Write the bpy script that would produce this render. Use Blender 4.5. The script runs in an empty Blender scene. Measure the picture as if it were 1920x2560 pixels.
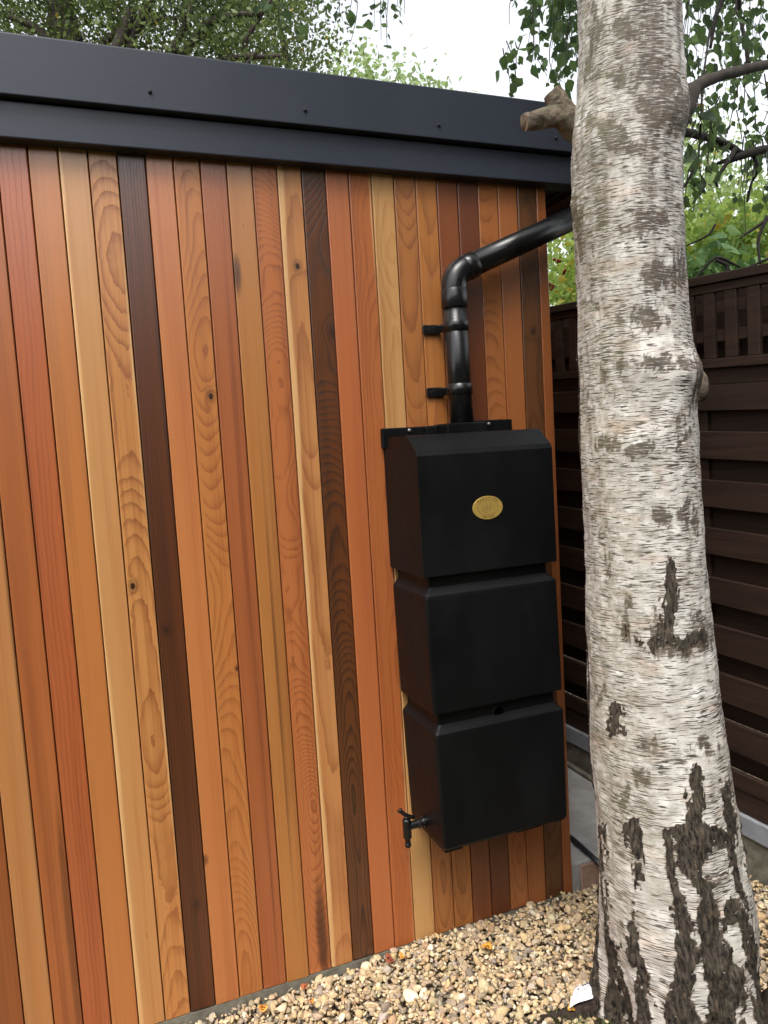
import bpy, bmesh, math, random
import numpy as np
from mathutils import Vector, Matrix

sc = bpy.context.scene
COL = sc.collection
rad = math.radians

# ------------------------------------------------------------------ camera
CAM = np.array([-1.3490, -1.9898, 1.5010])
RT = np.array([0.9313, -0.3596, -0.0589])
UP = np.array([0.0857, 0.0589, 0.9946])
FW = np.array([0.3541, 0.9313, -0.0857])
FW = FW / np.linalg.norm(FW)
RT = RT - FW * (RT @ FW); RT /= np.linalg.norm(RT)
UP = np.cross(RT, FW)
FPX = 1850.0
cd = bpy.data.cameras.new('camera')
cd.sensor_fit = 'HORIZONTAL'; cd.sensor_width = 36.0
cd.lens = 36.0 * FPX / 1920.0
cd.clip_start = 0.02; cd.clip_end = 500
co = bpy.data.objects.new('camera', cd); COL.objects.link(co)
co.matrix_world = Matrix(((RT[0], UP[0], -FW[0], CAM[0]),
                          (RT[1], UP[1], -FW[1], CAM[1]),
                          (RT[2], UP[2], -FW[2], CAM[2]), (0, 0, 0, 1)))
sc.camera = co

# ------------------------------------------------------------------ sky, sun, exposure
SUN_EL, SUN_AZ = rad(60), rad(212)      # azimuth from +y clockwise: light comes from front left
w = bpy.data.worlds.new('World'); sc.world = w; w.use_nodes = True
nt = w.node_tree; nt.nodes.clear()
sky = nt.nodes.new('ShaderNodeTexSky'); sky.sky_type = 'NISHITA'; sky.sun_disc = False
sky.sun_elevation = SUN_EL; sky.sun_rotation = SUN_AZ
sky.air_density = 1.0; sky.dust_density = 3.0
hs = nt.nodes.new('ShaderNodeHueSaturation'); hs.inputs['Saturation'].default_value = 0.18
bg = nt.nodes.new('ShaderNodeBackground'); bg.inputs['Strength'].default_value = 0.15
wo = nt.nodes.new('ShaderNodeOutputWorld')
nt.links.new(sky.outputs[0], hs.inputs['Color']); nt.links.new(hs.outputs[0], bg.inputs['Color'])
nt.links.new(bg.outputs[0], wo.inputs['Surface'])
sl = bpy.data.lights.new('sun', 'SUN'); sl.energy = 1.1; sl.angle = rad(24); sl.color = (1.0, 0.95, 0.88)
so = bpy.data.objects.new('sun', sl); COL.objects.link(so)
sd = Vector((math.sin(SUN_AZ) * math.cos(SUN_EL), math.cos(SUN_AZ) * math.cos(SUN_EL), math.sin(SUN_EL)))
so.rotation_euler = sd.to_track_quat('Z', 'Y').to_euler()
so.location = (-3, -4, 6)
sc.view_settings.view_transform = 'Standard'; sc.view_settings.look = 'None'
sc.view_settings.exposure = 1.4; sc.view_settings.gamma = 1.0
sc.view_settings.use_curve_mapping = False
sc.cycles.max_bounces = 6; sc.cycles.diffuse_bounces = 3; sc.cycles.glossy_bounces = 3; sc.cycles.transmission_bounces = 4
sc.cycles.caustics_reflective = False; sc.cycles.caustics_refractive = False

# ------------------------------------------------------------------ helpers
def ray(px, py):
    return FW + RT * (px - 960) / FPX - UP * (py - 1280) / FPX
def hit(px, py, n, off):
    d = ray(px, py); n = np.array(n, float); return CAM + d * ((off - CAM @ n) / (d @ n))
def hY(px, py, y): return hit(px, py, (0, 1, 0), y)
def hZ(px, py, z): return hit(px, py, (0, 0, 1), z)
def hD(px, py, D): return CAM + ray(px, py) * D
def project(P):
    d = np.asarray(P, float) - CAM; z = d @ FW
    return np.stack([960 + FPX * (d @ RT) / z, 1280 - FPX * (d @ UP) / z], -1)

def srgb(r, g, b, k=1.0):
    f = lambda c: ((c / 255 + 0.055) / 1.055) ** 2.4 if c / 255 > 0.04045 else c / 255 / 12.92
    return (f(r) * k, f(g) * k, f(b) * k, 1)

def smooth(a, b, x):
    t = np.clip((x - a) / (b - a), 0, 1); return t * t * (3 - 2 * t)

def vnoise(p, seed=0):
    p = np.asarray(p, float); i = np.floor(p).astype(np.int64); f = p - i; f = f * f * (3 - 2 * f)
    def h(ix, iy, iz):
        n = (ix * 374761393 + iy * 668265263 + iz * 2147483647 + seed * 974634777) & 0xffffffff
        n = ((n ^ (n >> 13)) * 1274126177) & 0xffffffff
        n = (n ^ (n >> 16)) & 0xffffffff
        return n / 4294967295.0
    r = 0
    for a in (0, 1):
        for b in (0, 1):
            for c in (0, 1):
                wgt = (f[:, 0] if a else 1 - f[:, 0]) * (f[:, 1] if b else 1 - f[:, 1]) * (f[:, 2] if c else 1 - f[:, 2])
                r = r + wgt * h(i[:, 0] + a, i[:, 1] + b, i[:, 2] + c)
    return r * 2 - 1
def fbm(p, seed=0, o=4):
    p = np.asarray(p, float); r = 0; a = 1
    for k in range(o):
        r = r + a * vnoise(p * 2 ** k, seed + k); a *= .5
    return r

class MB:
    def __init__(s): s.v = []; s.f = []
    def add(s, v, f):
        n = len(s.v); s.v += [tuple(map(float, x)) for x in v]; s.f += [tuple(i + n for i in q) for q in f]; return s
    def box(s, x0, x1, y0, y1, z0, z1):
        return s.add([(x0, y0, z0), (x1, y0, z0), (x1, y1, z0), (x0, y1, z0), (x0, y0, z1), (x1, y0, z1), (x1, y1, z1), (x0, y1, z1)],
                     [(0, 3, 2, 1), (4, 5, 6, 7), (0, 1, 5, 4), (1, 2, 6, 5), (2, 3, 7, 6), (3, 0, 4, 7)])
    def obox(s, o, a, b, c):       # origin, three edge vectors
        o, a, b, c = map(np.array, (o, a, b, c))
        return s.add([o, o + a, o + a + b, o + b, o + c, o + a + c, o + a + b + c, o + b + c],
                     [(0, 3, 2, 1), (4, 5, 6, 7), (0, 1, 5, 4), (1, 2, 6, 5), (2, 3, 7, 6), (3, 0, 4, 7)])
    def rings(s, R, cap=True, closed=True):
        n = len(R[0]); v = [p for r in R for p in r]; f = []
        for i in range(len(R) - 1):
            for j in range(n if closed else n - 1):
                k = (j + 1) % n
                f.append((i * n + j, i * n + k, (i + 1) * n + k, (i + 1) * n + j))
        if cap:
            f.append(tuple(range(n - 1, -1, -1))); f.append(tuple((len(R) - 1) * n + j for j in range(n)))
        return s.add(v, f)
    def tube(s, pts, radii, n=12, cap=True, wob=0, rng=None):
        pts = [np.array(p, float) for p in pts]
        if not hasattr(radii, '__len__'): radii = [radii] * len(pts)
        R = []; prev = None
        for i, p in enumerate(pts):
            t = pts[min(i + 1, len(pts) - 1)] - pts[max(i - 1, 0)]; t = t / np.linalg.norm(t)
            if prev is None:
                a = np.array([0, 0, 1.]) if abs(t[2]) < .9 else np.array([1., 0, 0])
                u = np.cross(t, a)
            else: u = prev - t * (prev @ t)
            u /= np.linalg.norm(u); prev = u; q = np.cross(t, u)
            ring = []
            for k in range(n):
                an = 2 * math.pi * k / n; r = radii[i] * (1 + (wob * (rng.random() - .5) if wob else 0))
                ring.append(p + (u * math.cos(an) + q * math.sin(an)) * r)
            R.append(ring)
        return s.rings(R, cap)
    def rough(s, amp, fr, seed=0):
        v = np.array(s.v); d = np.stack([fbm(v * fr, seed + k, 4) for k in (0, 9, 18)], 1) * amp; s.v = [tuple(map(float, q)) for q in v + d]; return s
    def build(s, name, mat, parent=None, sm=False, bevel=0, seg=2, auto=None):
        me = bpy.data.meshes.new(name); me.from_pydata(s.v, [], s.f); me.validate(); me.update()
        o = bpy.data.objects.new(name, me); COL.objects.link(o)
        if mat: me.materials.append(mat)
        if sm:
            me.polygons.foreach_set('use_smooth', [True] * len(me.polygons))
        if parent: o.parent = parent
        if bevel:
            m = o.modifiers.new('bevel', 'BEVEL'); m.width = bevel; m.segments = seg; m.limit_method = 'ANGLE'; m.angle_limit = rad(35)
            m.harden_normals = False
        return o

def catmull(P, n=6):
    P = [np.array(p, float) for p in P]; P = [2 * P[0] - P[1]] + P + [2 * P[-1] - P[-2]]; out = []
    for i in range(1, len(P) - 2):
        for k in range(n):
            t = k / n; a, b, c, d = P[i - 1], P[i], P[i + 1], P[i + 2]
            out.append(.5 * (2 * b + (c - a) * t + (2 * a - 5 * b + 4 * c - d) * t * t + (3 * b - a - 3 * c + d) * t ** 3))
    out.append(P[-2]); return out

def fastmesh(name, V, F, mat, parent=None, col=None, sm=False):
    V = np.asarray(V, np.float32); F = np.asarray(F, np.int32)
    me = bpy.data.meshes.new(name); k = F.shape[1]
    me.vertices.add(len(V)); me.vertices.foreach_set('co', V.ravel())
    me.loops.add(F.size); me.loops.foreach_set('vertex_index', F.ravel())
    me.polygons.add(len(F)); me.polygons.foreach_set('loop_start', np.arange(0, F.size, k, dtype=np.int32))
    me.polygons.foreach_set('loop_total', np.full(len(F), k, np.int32))
    if sm: me.polygons.foreach_set('use_smooth', np.ones(len(F), bool))
    me.update(calc_edges=True)
    if col is not None:
        a = me.color_attributes.new('tint', 'FLOAT_COLOR', 'POINT')
        c = np.ones((len(V), 4), np.float32); c[:, :col.shape[1]] = col; a.data.foreach_set('color', c.ravel())
    me.materials.append(mat)
    o = bpy.data.objects.new(name, me); COL.objects.link(o)
    if parent: o.parent = parent
    return o

def empty(name, loc, label=None, cat=None, group=None):
    o = bpy.data.objects.new(name, None); COL.objects.link(o); o.location = loc; o.empty_display_size = .1
    if label: tag(o, label, cat, group)
    return o
def tag(o, label=None, cat=None, group=None, kind=None):
    if label: o['label'] = label
    if cat: o['category'] = cat
    if group: o['group'] = group
    if kind: o['kind'] = kind
    return o
def put(o, parent):                      # parent without moving
    o.parent = parent; o.matrix_parent_inverse = Matrix.Translation(parent.location).inverted(); return o

# ---- node helpers
class NT:
    def __init__(s, name, rough=.6, spec=.5):
        s.m = bpy.data.materials.new(name); s.m.use_nodes = True; s.t = s.m.node_tree; s.t.nodes.clear()
        s.out = s.n('ShaderNodeOutputMaterial'); s.b = s.n('ShaderNodeBsdfPrincipled')
        s.b.inputs['Roughness'].default_value = rough; s.b.inputs['Specular IOR Level'].default_value = spec
        s.l(s.b.outputs[0], s.out.inputs['Surface'])
    def n(s, t, **k):
        x = s.t.nodes.new(t)
        for a, b in k.items(): setattr(x, a, b)
        return x
    def l(s, a, b): s.t.links.new(a, b)
    def setv(s, sock, v):
        if hasattr(v, 'is_linked') or hasattr(v, 'links'): s.l(v, sock)
        else: sock.default_value = v
    def M(s, op, a, b=0.0, c=None, clamp=False):
        x = s.n('ShaderNodeMath', operation=op, use_clamp=clamp); s.setv(x.inputs[0], a); s.setv(x.inputs[1], b)
        if c is not None: s.setv(x.inputs[2], c)
        return x.outputs[0]
    def noise(s, vec, scale=5, detail=3, rough=.5, dist=0, dims='3D'):
        x = s.n('ShaderNodeTexNoise', noise_dimensions=dims)
        if vec is not None: s.l(vec, x.inputs['Vector'])
        x.inputs['Scale'].default_value = scale; x.inputs['Detail'].default_value = detail
        x.inputs['Roughness'].default_value = rough; x.inputs['Distortion'].default_value = dist
        return x.outputs['Fac']
    def map(s, vec, sc=(1, 1, 1), loc=(0, 0, 0)):
        x = s.n('ShaderNodeMapping'); s.l(vec, x.inputs['Vector'])
        x.inputs['Scale'].default_value = sc; x.inputs['Location'].default_value = loc; return x.outputs[0]
    def obj(s): return s.n('ShaderNodeTexCoord').outputs['Object']
    def mix(s, f, a, b, mode='MIX'):
        x = s.n('ShaderNodeMix', data_type='RGBA', blend_type=mode)
        s.setv(x.inputs[0], f); s.setv(x.inputs[6], a); s.setv(x.inputs[7], b); return x.outputs[2]
    def rng(s, v, a, b, c=0.0, d=1.0, t='LINEAR'):
        x = s.n('ShaderNodeMapRange', interpolation_type=t); s.l(v, x.inputs[0])
        for i, q in enumerate((a, b, c, d)): x.inputs[i + 1].default_value = q
        return x.outputs[0]
    def bump(s, h, strength=.3, dist=.002):
        x = s.n('ShaderNodeBump'); x.inputs['Strength'].default_value = strength; x.inputs['Distance'].default_value = dist
        s.l(h, x.inputs['Height']); s.l(x.outputs[0], s.b.inputs['Normal']); return x
    def col(s, c): s.setv(s.b.inputs['Base Color'], c)
    def attr(s, name, out='Color'):
        x = s.n('ShaderNodeAttribute'); x.attribute_name = name; return x.outputs[out]

def plain(name, color, rough=.6, spec=.5, metal=0, nscale=60, amt=.25, bump=.0, stretch=(1, 1, 1)):
    t = NT(name, rough, spec); t.b.inputs['Metallic'].default_value = metal
    v = t.map(t.obj(), stretch); f = t.noise(v, nscale, 5, .6)
    c0 = tuple(x * (1 - amt) for x in color[:3]) + (1,); c1 = tuple(min(1, x * (1 + amt)) for x in color[:3]) + (1,)
    t.col(t.mix(t.rng(f, .3, .7), c0, c1))
    t.l(t.rng(t.noise(v, nscale * .4, 4), .3, .7, max(0, rough - .08), min(1, rough + .08)), t.b.inputs['Roughness'])
    if bump: t.bump(f, bump, .003)
    return t.m

# ------------------------------------------------------------------ materials: cedar
def cedar(name, light, dark, spacing=.004, cx=.0, cy=-.03, tilt=.02, wob=.012, contrast=.7, knots=(), seed=0, sap=None, blot=.46, smudge=(), amp=.0, fz=1.3, fine=.5):
    t = NT(name, .42, .85)
    v = t.obj(); sx = t.n('ShaderNodeSeparateXYZ'); t.l(v, sx.inputs[0]); X, Y, Z = sx.outputs
    off = t.map(v, (1, 1, 1), (seed * 3.7, seed * 1.3, seed * 7.1))
    n1 = t.noise(t.map(off, (6, 6, 1.6)), 1.0, 3, .5)
    n2 = t.noise(t.map(off, (9, 9, 2.3), (5, 2, 9)), 1.0, 4, .55)
    n3 = t.noise(t.map(off, (40, 40, 22), (1, 8, 3)), 1.0, 3, .6)
    dx = t.M('MULTIPLY', t.M('SUBTRACT', n1, .5), wob * 1.4)
    dy = t.M('MULTIPLY', t.M('SUBTRACT', n2, .5), wob * (4.0 if not amp else .5))
    if amp:
        nz = t.noise(t.map(off, (1.2, 1.2, fz), (3, 6, 2)), 1.0, 2.0, .4)
        dy = t.M('ADD', dy, t.M('MULTIPLY', t.M('SUBTRACT', nz, .5), amp))
    xx = t.M('ADD', t.M('SUBTRACT', X, cx), dx)
    yy = t.M('ADD', t.M('ADD', t.M('SUBTRACT', Y, cy), t.M('MULTIPLY', Z, tilt)), dy)
    r = t.M('SQRT', t.M('ADD', t.M('MULTIPLY', xx, xx), t.M('MULTIPLY', yy, yy)))
    r = t.M('ADD', r, t.M('MULTIPLY', t.M('SUBTRACT', n3, .5), spacing * fine))
    core = None
    for (kx, kz, ks) in knots:
        a = t.M('DIVIDE', t.M('SUBTRACT', X, kx), ks); b = t.M('DIVIDE', t.M('SUBTRACT', Z, kz), ks * 1.5)
        d2 = t.M('ADD', t.M('MULTIPLY', a, a), t.M('MULTIPLY', b, b))
        e = t.M('POWER', 2.718, t.M('MULTIPLY', d2, -.12))
        r = t.M('ADD', r, t.M('MULTIPLY', e, ks * 1.6))
        k = t.M('MAXIMUM', t.rng(d2, 0.4, 1.7, 1, 0, 'SMOOTHSTEP'), t.rng(d2, 1.0, 9.0, .38, 0, 'SMOOTHSTEP'))
        core = k if core is None else t.M('MAXIMUM', core, k)
    q = t.M('DIVIDE', r, spacing)
    fr = t.M('FRACT', q)
    late = t.M('MULTIPLY', t.M('POWER', fr, 3.2), t.rng(fr, .94, 1.0, 1.0, 0.0))
    vary = t.noise(None, 1.0, 1, .5, dims='1D') if False else t.noise(t.map(off, (3, 3, .4), (2, 2, 2)), 1, 2)
    late = t.M('MULTIPLY', late, t.rng(vary, .3, .65, .45, 1.0))
    fib = t.noise(t.map(off, (900, 900, 9)), 1, 3, .6)
    fib2 = t.noise(t.map(off, (160, 160, 1.5)), 1, 3, .6)
    big = t.noise(t.map(off, (14, 14, .9), (9, 4, 1)), 1, 3, .55)
    f = t.M('ADD', t.M('MULTIPLY', late, contrast), t.M('MULTIPLY', t.M('SUBTRACT', fib, .5), .35))
    f = t.M('ADD', f, t.M('MULTIPLY', t.M('SUBTRACT', fib2, .5), .85))
    wide = t.noise(t.map(off, (24, 24, .22), (6, 2, 5)), 1, 2, .5)
    f = t.M('ADD', f, t.M('MULTIPLY', t.M('SUBTRACT', wide, .5), 1.0))
    strk = t.noise(t.map(off, (55, 55, .55), (4, 9, 8)), 1, 4, .6)
    f = t.M('ADD', f, t.rng(strk, .58, .72, 0, .42))
    f = t.M('ADD', f, t.M('MULTIPLY', t.M('SUBTRACT', big, .5), blot * 2.6), clamp=True)
    c = t.mix(f, light, dark)
    hot = tuple(a * b for a, b in zip(light[:3], (1.02, .88, .76))) + (1,)
    c = t.mix(t.rng(t.noise(t.map(off, (20, 20, .7), (3, 1, 7)), 1, 2), .45, .75, 0, .6), c, hot, 'MIX')
    c = t.mix(t.M('MULTIPLY', f, .55), c, dark)
    if sap:          # pale sapwood along one edge: (x position, sign, width)
        s_ = t.M('ADD', t.M('MULTIPLY', t.M('SUBTRACT', X, sap[0]), sap[1]), t.M('MULTIPLY', t.M('SUBTRACT', n1, .5), .03))
        c = t.mix(t.rng(s_, -.004, .004, 0, .75, 'SMOOTHSTEP'), c, srgb(214, 170, 116))
    for (kx, kz, sx_, sz_, amt) in smudge:   # dark heartwood stains
        a = t.M('DIVIDE', t.M('SUBTRACT', X, kx), sx_); b = t.M('DIVIDE', t.M('SUBTRACT', Z, kz), sz_)
        d2 = t.M('ADD', t.M('ADD', t.M('MULTIPLY', a, a), t.M('MULTIPLY', b, b)), t.M('MULTIPLY', t.M('SUBTRACT', n2, .5), 2.0))
        c = t.mix(t.rng(d2, 0.0, 1.2, amt, 0, 'SMOOTHSTEP'), c, srgb(52, 28, 18))
    if core is not None: c = t.mix(core, c, srgb(48, 26, 17))
    # weathered nicks and specks
    sp = t.noise(t.map(off, (120, 120, 60), (7, 7, 7)), 1, 2)
    c = t.mix(t.rng(sp, .76, .8, 0, .45), c, srgb(70, 38, 22))
    t.col(c)
    t.l(t.rng(f, 0, 1, .30, .44), t.b.inputs['Roughness'])
    t.bump(t.M('ADD', t.M('MULTIPLY', late, -.7), t.M('MULTIPLY', fib, .45)), .35, .0012)
    return t.m

W = .067; XC = 22.532 * W          # board pitch; distance from first reference joint to the corner
def bx(k): return k * W - XC
# per board: index, light, dark, kwargs
BO = {
 -3: ((168, 104, 62), (120, 66, 36), dict(cx=.25, cy=-.02, spacing=.0025, contrast=.4)),
 -2: ((206, 150, 104), (164, 108, 66), dict(cx=.28, cy=-.02, spacing=.003, contrast=.35, smudge=((.030, 1.1, .003, .9, .4),))),
 -1: ((190, 118, 74), (138, 76, 44), dict(cx=.3, cy=.0, spacing=.0028, contrast=.4, smudge=((.024, .25, .012, .45, .55),))),
 0: ((192, 112, 74), (142, 72, 42), dict(cx=.06, cy=-.03, spacing=.009, contrast=.55, tilt=.01)),
 1: ((206, 138, 86), (164, 98, 54), dict(cx=.3, cy=-.01, spacing=.0024, contrast=.35)),
 2: ((220, 168, 120), (186, 128, 80), dict(cx=.28, cy=-.01, spacing=.0032, contrast=.4, sap=(-.024, -1))),
 3: ((220, 160, 106), (154, 90, 48), dict(cx=.004, cy=-.07, spacing=.0085, contrast=1.25, tilt=.02, wob=.010, amp=.42, fz=1.1, fine=.9, knots=((-.018, 1.187, .006),), sap=(.030, 1))),
 4: ((104, 60, 38), (50, 28, 18), dict(cx=.12, cy=-.02, spacing=.008, contrast=.9, tilt=.004, knots=((-.012, 1.06, .006), (.006, .30, .006)))),
 5: ((214, 142, 94), (176, 100, 58), dict(cx=.4, cy=.0, spacing=.003, contrast=.3, smudge=((-.03, .42, .012, .02, .7),))),
 6: ((210, 142, 88), (158, 88, 48), dict(cx=-.010, cy=-.08, spacing=.0050, contrast=1.15, tilt=.03, wob=.010, amp=.34, fz=1.0, knots=((.016, 1.665, .006), (.028, .93, .003)))),
 7: ((184, 112, 74), (124, 64, 38), dict(cx=.12, cy=-.01, spacing=.006, contrast=.5, tilt=.004, blot=.5)),
 8: ((200, 140, 86), (142, 86, 48), dict(cx=.3, cy=-.02, spacing=.0035, contrast=.5, smudge=((-.026, 1.98, .014, .06, .8), (.004, .9, .006, .7, .5)))),
 9: ((204, 130, 84), (152, 82, 48), dict(cx=.01, cy=-.07, spacing=.0042, contrast=1.05, tilt=.05, wob=.012, amp=.30, fz=1.6, fine=1.0, smudge=((.012, .12, .02, .16, .8),))),
 10: ((218, 160, 112), (160, 98, 58), dict(cx=.016, cy=-.06, spacing=.011, contrast=.9, tilt=.01, wob=.010, amp=.16, fz=1.2, knots=((.006, 2.005, .006),), sap=(-.022, -1))),
 11: ((110, 66, 40), (48, 27, 18), dict(cx=.0, cy=-.07, spacing=.0055, contrast=1.1, tilt=.04, wob=.012, amp=.36, fz=1.2, knots=((.026, 1.83, .008),))),
 12: ((204, 126, 84), (166, 92, 58), dict(cx=.25, cy=-.01, spacing=.004, contrast=.35)),
 13: ((198, 122, 78), (148, 80, 46), dict(cx=.03, cy=-.06, spacing=.0065, contrast=.8, tilt=.01, amp=.15, wob=.01, sap=(.030, 1))),
 14: ((224, 180, 130), (188, 132, 80), dict(cx=.02, cy=-.06, spacing=.008, contrast=.8, tilt=.008, wob=.012, amp=.2)),
 15: ((192, 130, 80), (138, 80, 44), dict(cx=.0, cy=-.07, spacing=.0055, contrast=1.05, tilt=.03, wob=.008, amp=.3, fz=1.0)),
 16: ((202, 138, 82), (146, 84, 44), dict(cx=.004, cy=-.07, spacing=.008, contrast=.85, tilt=.02, amp=.2, wob=.008)),
 17: ((150, 90, 58), (104, 56, 34), dict(cx=.2, cy=-.01, spacing=.005, contrast=.4)),
 18: ((122, 70, 46), (84, 44, 28), dict(cx=.25, cy=-.01, spacing=.004, contrast=.4)),
 19: ((190, 124, 78), (140, 82, 46), dict(cx=.0, cy=-.07, spacing=.0055, contrast=1.0, tilt=.03, amp=.3, wob=.008)),
 20: ((190, 122, 78), (156, 92, 54), dict(cx=.35, cy=-.01, spacing=.004, contrast=.3)),
 21: ((124, 84, 56), (70, 42, 26), dict(cx=.006, cy=-.07, spacing=.007, contrast=1.0, tilt=.02, amp=.2, wob=.01, knots=((.004, 1.83, .006),))),
 22: ((180, 112, 68), (136, 76, 42), dict(cx=.05, cy=-.03, spacing=.004, contrast=.6)),
}
rng = random.Random(7)
def adj(c):
    l = .3 * c[0] + .59 * c[1] + .11 * c[2]; r, g, b = [max(0, (l + (x - l) * 1.04) * .83) for x in c]; return srgb(r, g * .955, b * .85)

# ------------------------------------------------------------------ other materials
m_fascia = NT('anthracite_fascia', .36, .36)
_t = m_fascia; _f = _t.noise(_t.map(_t.obj(), (18, 18, 260)), 1, 4, .6); _g = _t.noise(_t.obj(), 3.5, 3)
_t.col(_t.mix(_t.rng(_f, .3, .7), srgb(46, 50, 59), srgb(51, 55, 65)))
_t.l(_t.rng(_g, .3, .7, .30, .42), _t.b.inputs['Roughness']); _t.bump(_f, .05, .0006)
m_fascia = m_fascia.m
m_dark = plain('dark_soffit', srgb(34, 35, 39), .5)
m_tank = NT('black_tank_plastic', .5, .17); _t = m_tank
_f = _t.noise(_t.obj(), 900, 2); _g = _t.noise(_t.map(_t.obj(), (1, 1, .5)), 7, 5, .65)
_t.col(_t.mix(_t.rng(_g, .35, .75), srgb(11, 12, 13), srgb(16, 17, 18)))
_t.l(_t.rng(_g, .3, .7, .34, .60), _t.b.inputs['Roughness']); _t.bump(_t.M('ADD', _f, _t.M('MULTIPLY', _t.noise(_t.obj(), 5, 2), 14)), .12, .0008); m_tank = m_tank.m
m_pipe = plain('gloss_black_pipe', srgb(17, 17, 18), .28, .5, nscale=25, amt=.15)
m_gold = plain('brass_badge', srgb(176, 146, 74), .5, .5, metal=.35, nscale=300, amt=.1)
m_ink = plain('badge_ink', srgb(98, 76, 34), .6)
m_chrome = plain('zinc_screw', srgb(190, 190, 192), .3, .5, metal=.9)
m_black = plain('black_void', srgb(3, 3, 3), 1.0, .0)
m_screw = plain('dark_screw', srgb(24, 25, 29), .35)
m_conc = NT('concrete', .85, .3); _t = m_conc
_a = _t.noise(_t.obj(), 9, 8, .65); _b = _t.noise(_t.obj(), 160, 3)
_c = _t.mix(_t.rng(_a, .3, .7), srgb(134, 132, 130), srgb(172, 170, 168)); _c = _t.mix(_t.rng(_b, .64, .7, 0, .6), _c, srgb(84, 82, 80))
_t.col(_c); _t.bump(_b, .3, .002); m_conc = m_conc.m
m_conc2 = plain('mossy_concrete', srgb(112, 108, 96), .95, .2, nscale=26, amt=.45, bump=.6)
m_plinth = plain('grey_gravel_board', srgb(140, 143, 148), .75, .3, nscale=20, amt=.15, bump=.15)
m_brick = plain('pink_slab_edge', srgb(150, 122, 108), .85, .3, nscale=22, amt=.2, bump=.3)
m_soil = plain('dark_soil', srgb(52, 44, 34), .95, .2, nscale=50, amt=.5, bump=.8)
m_hose = plain('black_hose', srgb(22, 24, 30), .4)

def fence_mat(name, seed):
    t = NT(name, .55, .4); v = t.map(t.obj(), (1, 1, 1), (seed, seed * 2.1, seed * .7))
    a = t.noise(t.map(v, (2.5, 2.5, 70)), 1, 5, .65); b = t.noise(v, 4, 3)
    c = t.mix(t.rng(a, .3, .7), srgb(32, 22, 17), srgb(62, 43, 33)); c = t.mix(t.rng(b, .4, .7, 0, .4), c, srgb(42, 28, 21))
    sp = t.noise(v, 120, 1); c = t.mix(t.rng(sp, .8, .82, 0, .5), c, srgb(150, 140, 120))
    t.col(c); t.bump(a, .25, .002); return t.m
FM = [fence_mat('dark_stained_timber_%s' % c, i * 3.3) for i, c in enumerate('abc')]

def leaf_mat(name, c0, c1, trans=.45, rough=.45):
    t = NT(name, rough, .4)
    tint = t.attr('tint'); s = t.n('ShaderNodeSeparateColor'); t.l(tint, s.inputs[0])
    c = t.mix(s.outputs[0], c0, c1); c = t.mix(t.M('MULTIPLY', s.outputs[1], 1.0), c, srgb(196, 164, 52))
    t.col(c)
    tr = t.n('ShaderNodeBsdfTranslucent'); br = t.n('ShaderNodeBrightContrast'); t.l(c, br.inputs[0]); br.inputs[1].default_value = .03
    t.l(br.outputs[0], tr.inputs[0])
    mx = t.n('ShaderNodeMixShader'); mx.inputs[0].default_value = trans
    t.l(t.b.outputs[0], mx.inputs[1]); t.l(tr.outputs[0], mx.inputs[2]); t.l(mx.outputs[0], t.out.inputs['Surface'])
    return t.m
m_birchleaf = leaf_mat('birch_leaf', srgb(54, 78, 44), srgb(100, 128, 62), .42)
m_hawleaf = leaf_mat('hawthorn_leaf', srgb(46, 64, 30), srgb(112, 130, 60), .5)
m_hazeleaf = leaf_mat('haze_pale_leaf', srgb(120, 146, 88), srgb(168, 186, 124), .5)  # haze and glare on the far trees, put into a paler leaf colour
m_bushleaf = leaf_mat('bright_leaf', srgb(96, 128, 52), srgb(164, 184, 84), .5)
m_ivyleaf = leaf_mat('ivy_leaf', srgb(66, 104, 52), srgb(128, 158, 92), .35)
m_twig = plain('dark_twig', srgb(44, 38, 34), .85)
m_hawbark = plain('grey_brown_bark', srgb(62, 54, 48), .9, nscale=30, amt=.4, bump=.5)
m_root = plain('root_bark', srgb(50, 42, 36), .95, .2, nscale=70, amt=.55, bump=.9)
m_redberry = plain('red_dry_flower', srgb(104, 44, 32), .95, .1)

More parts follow.
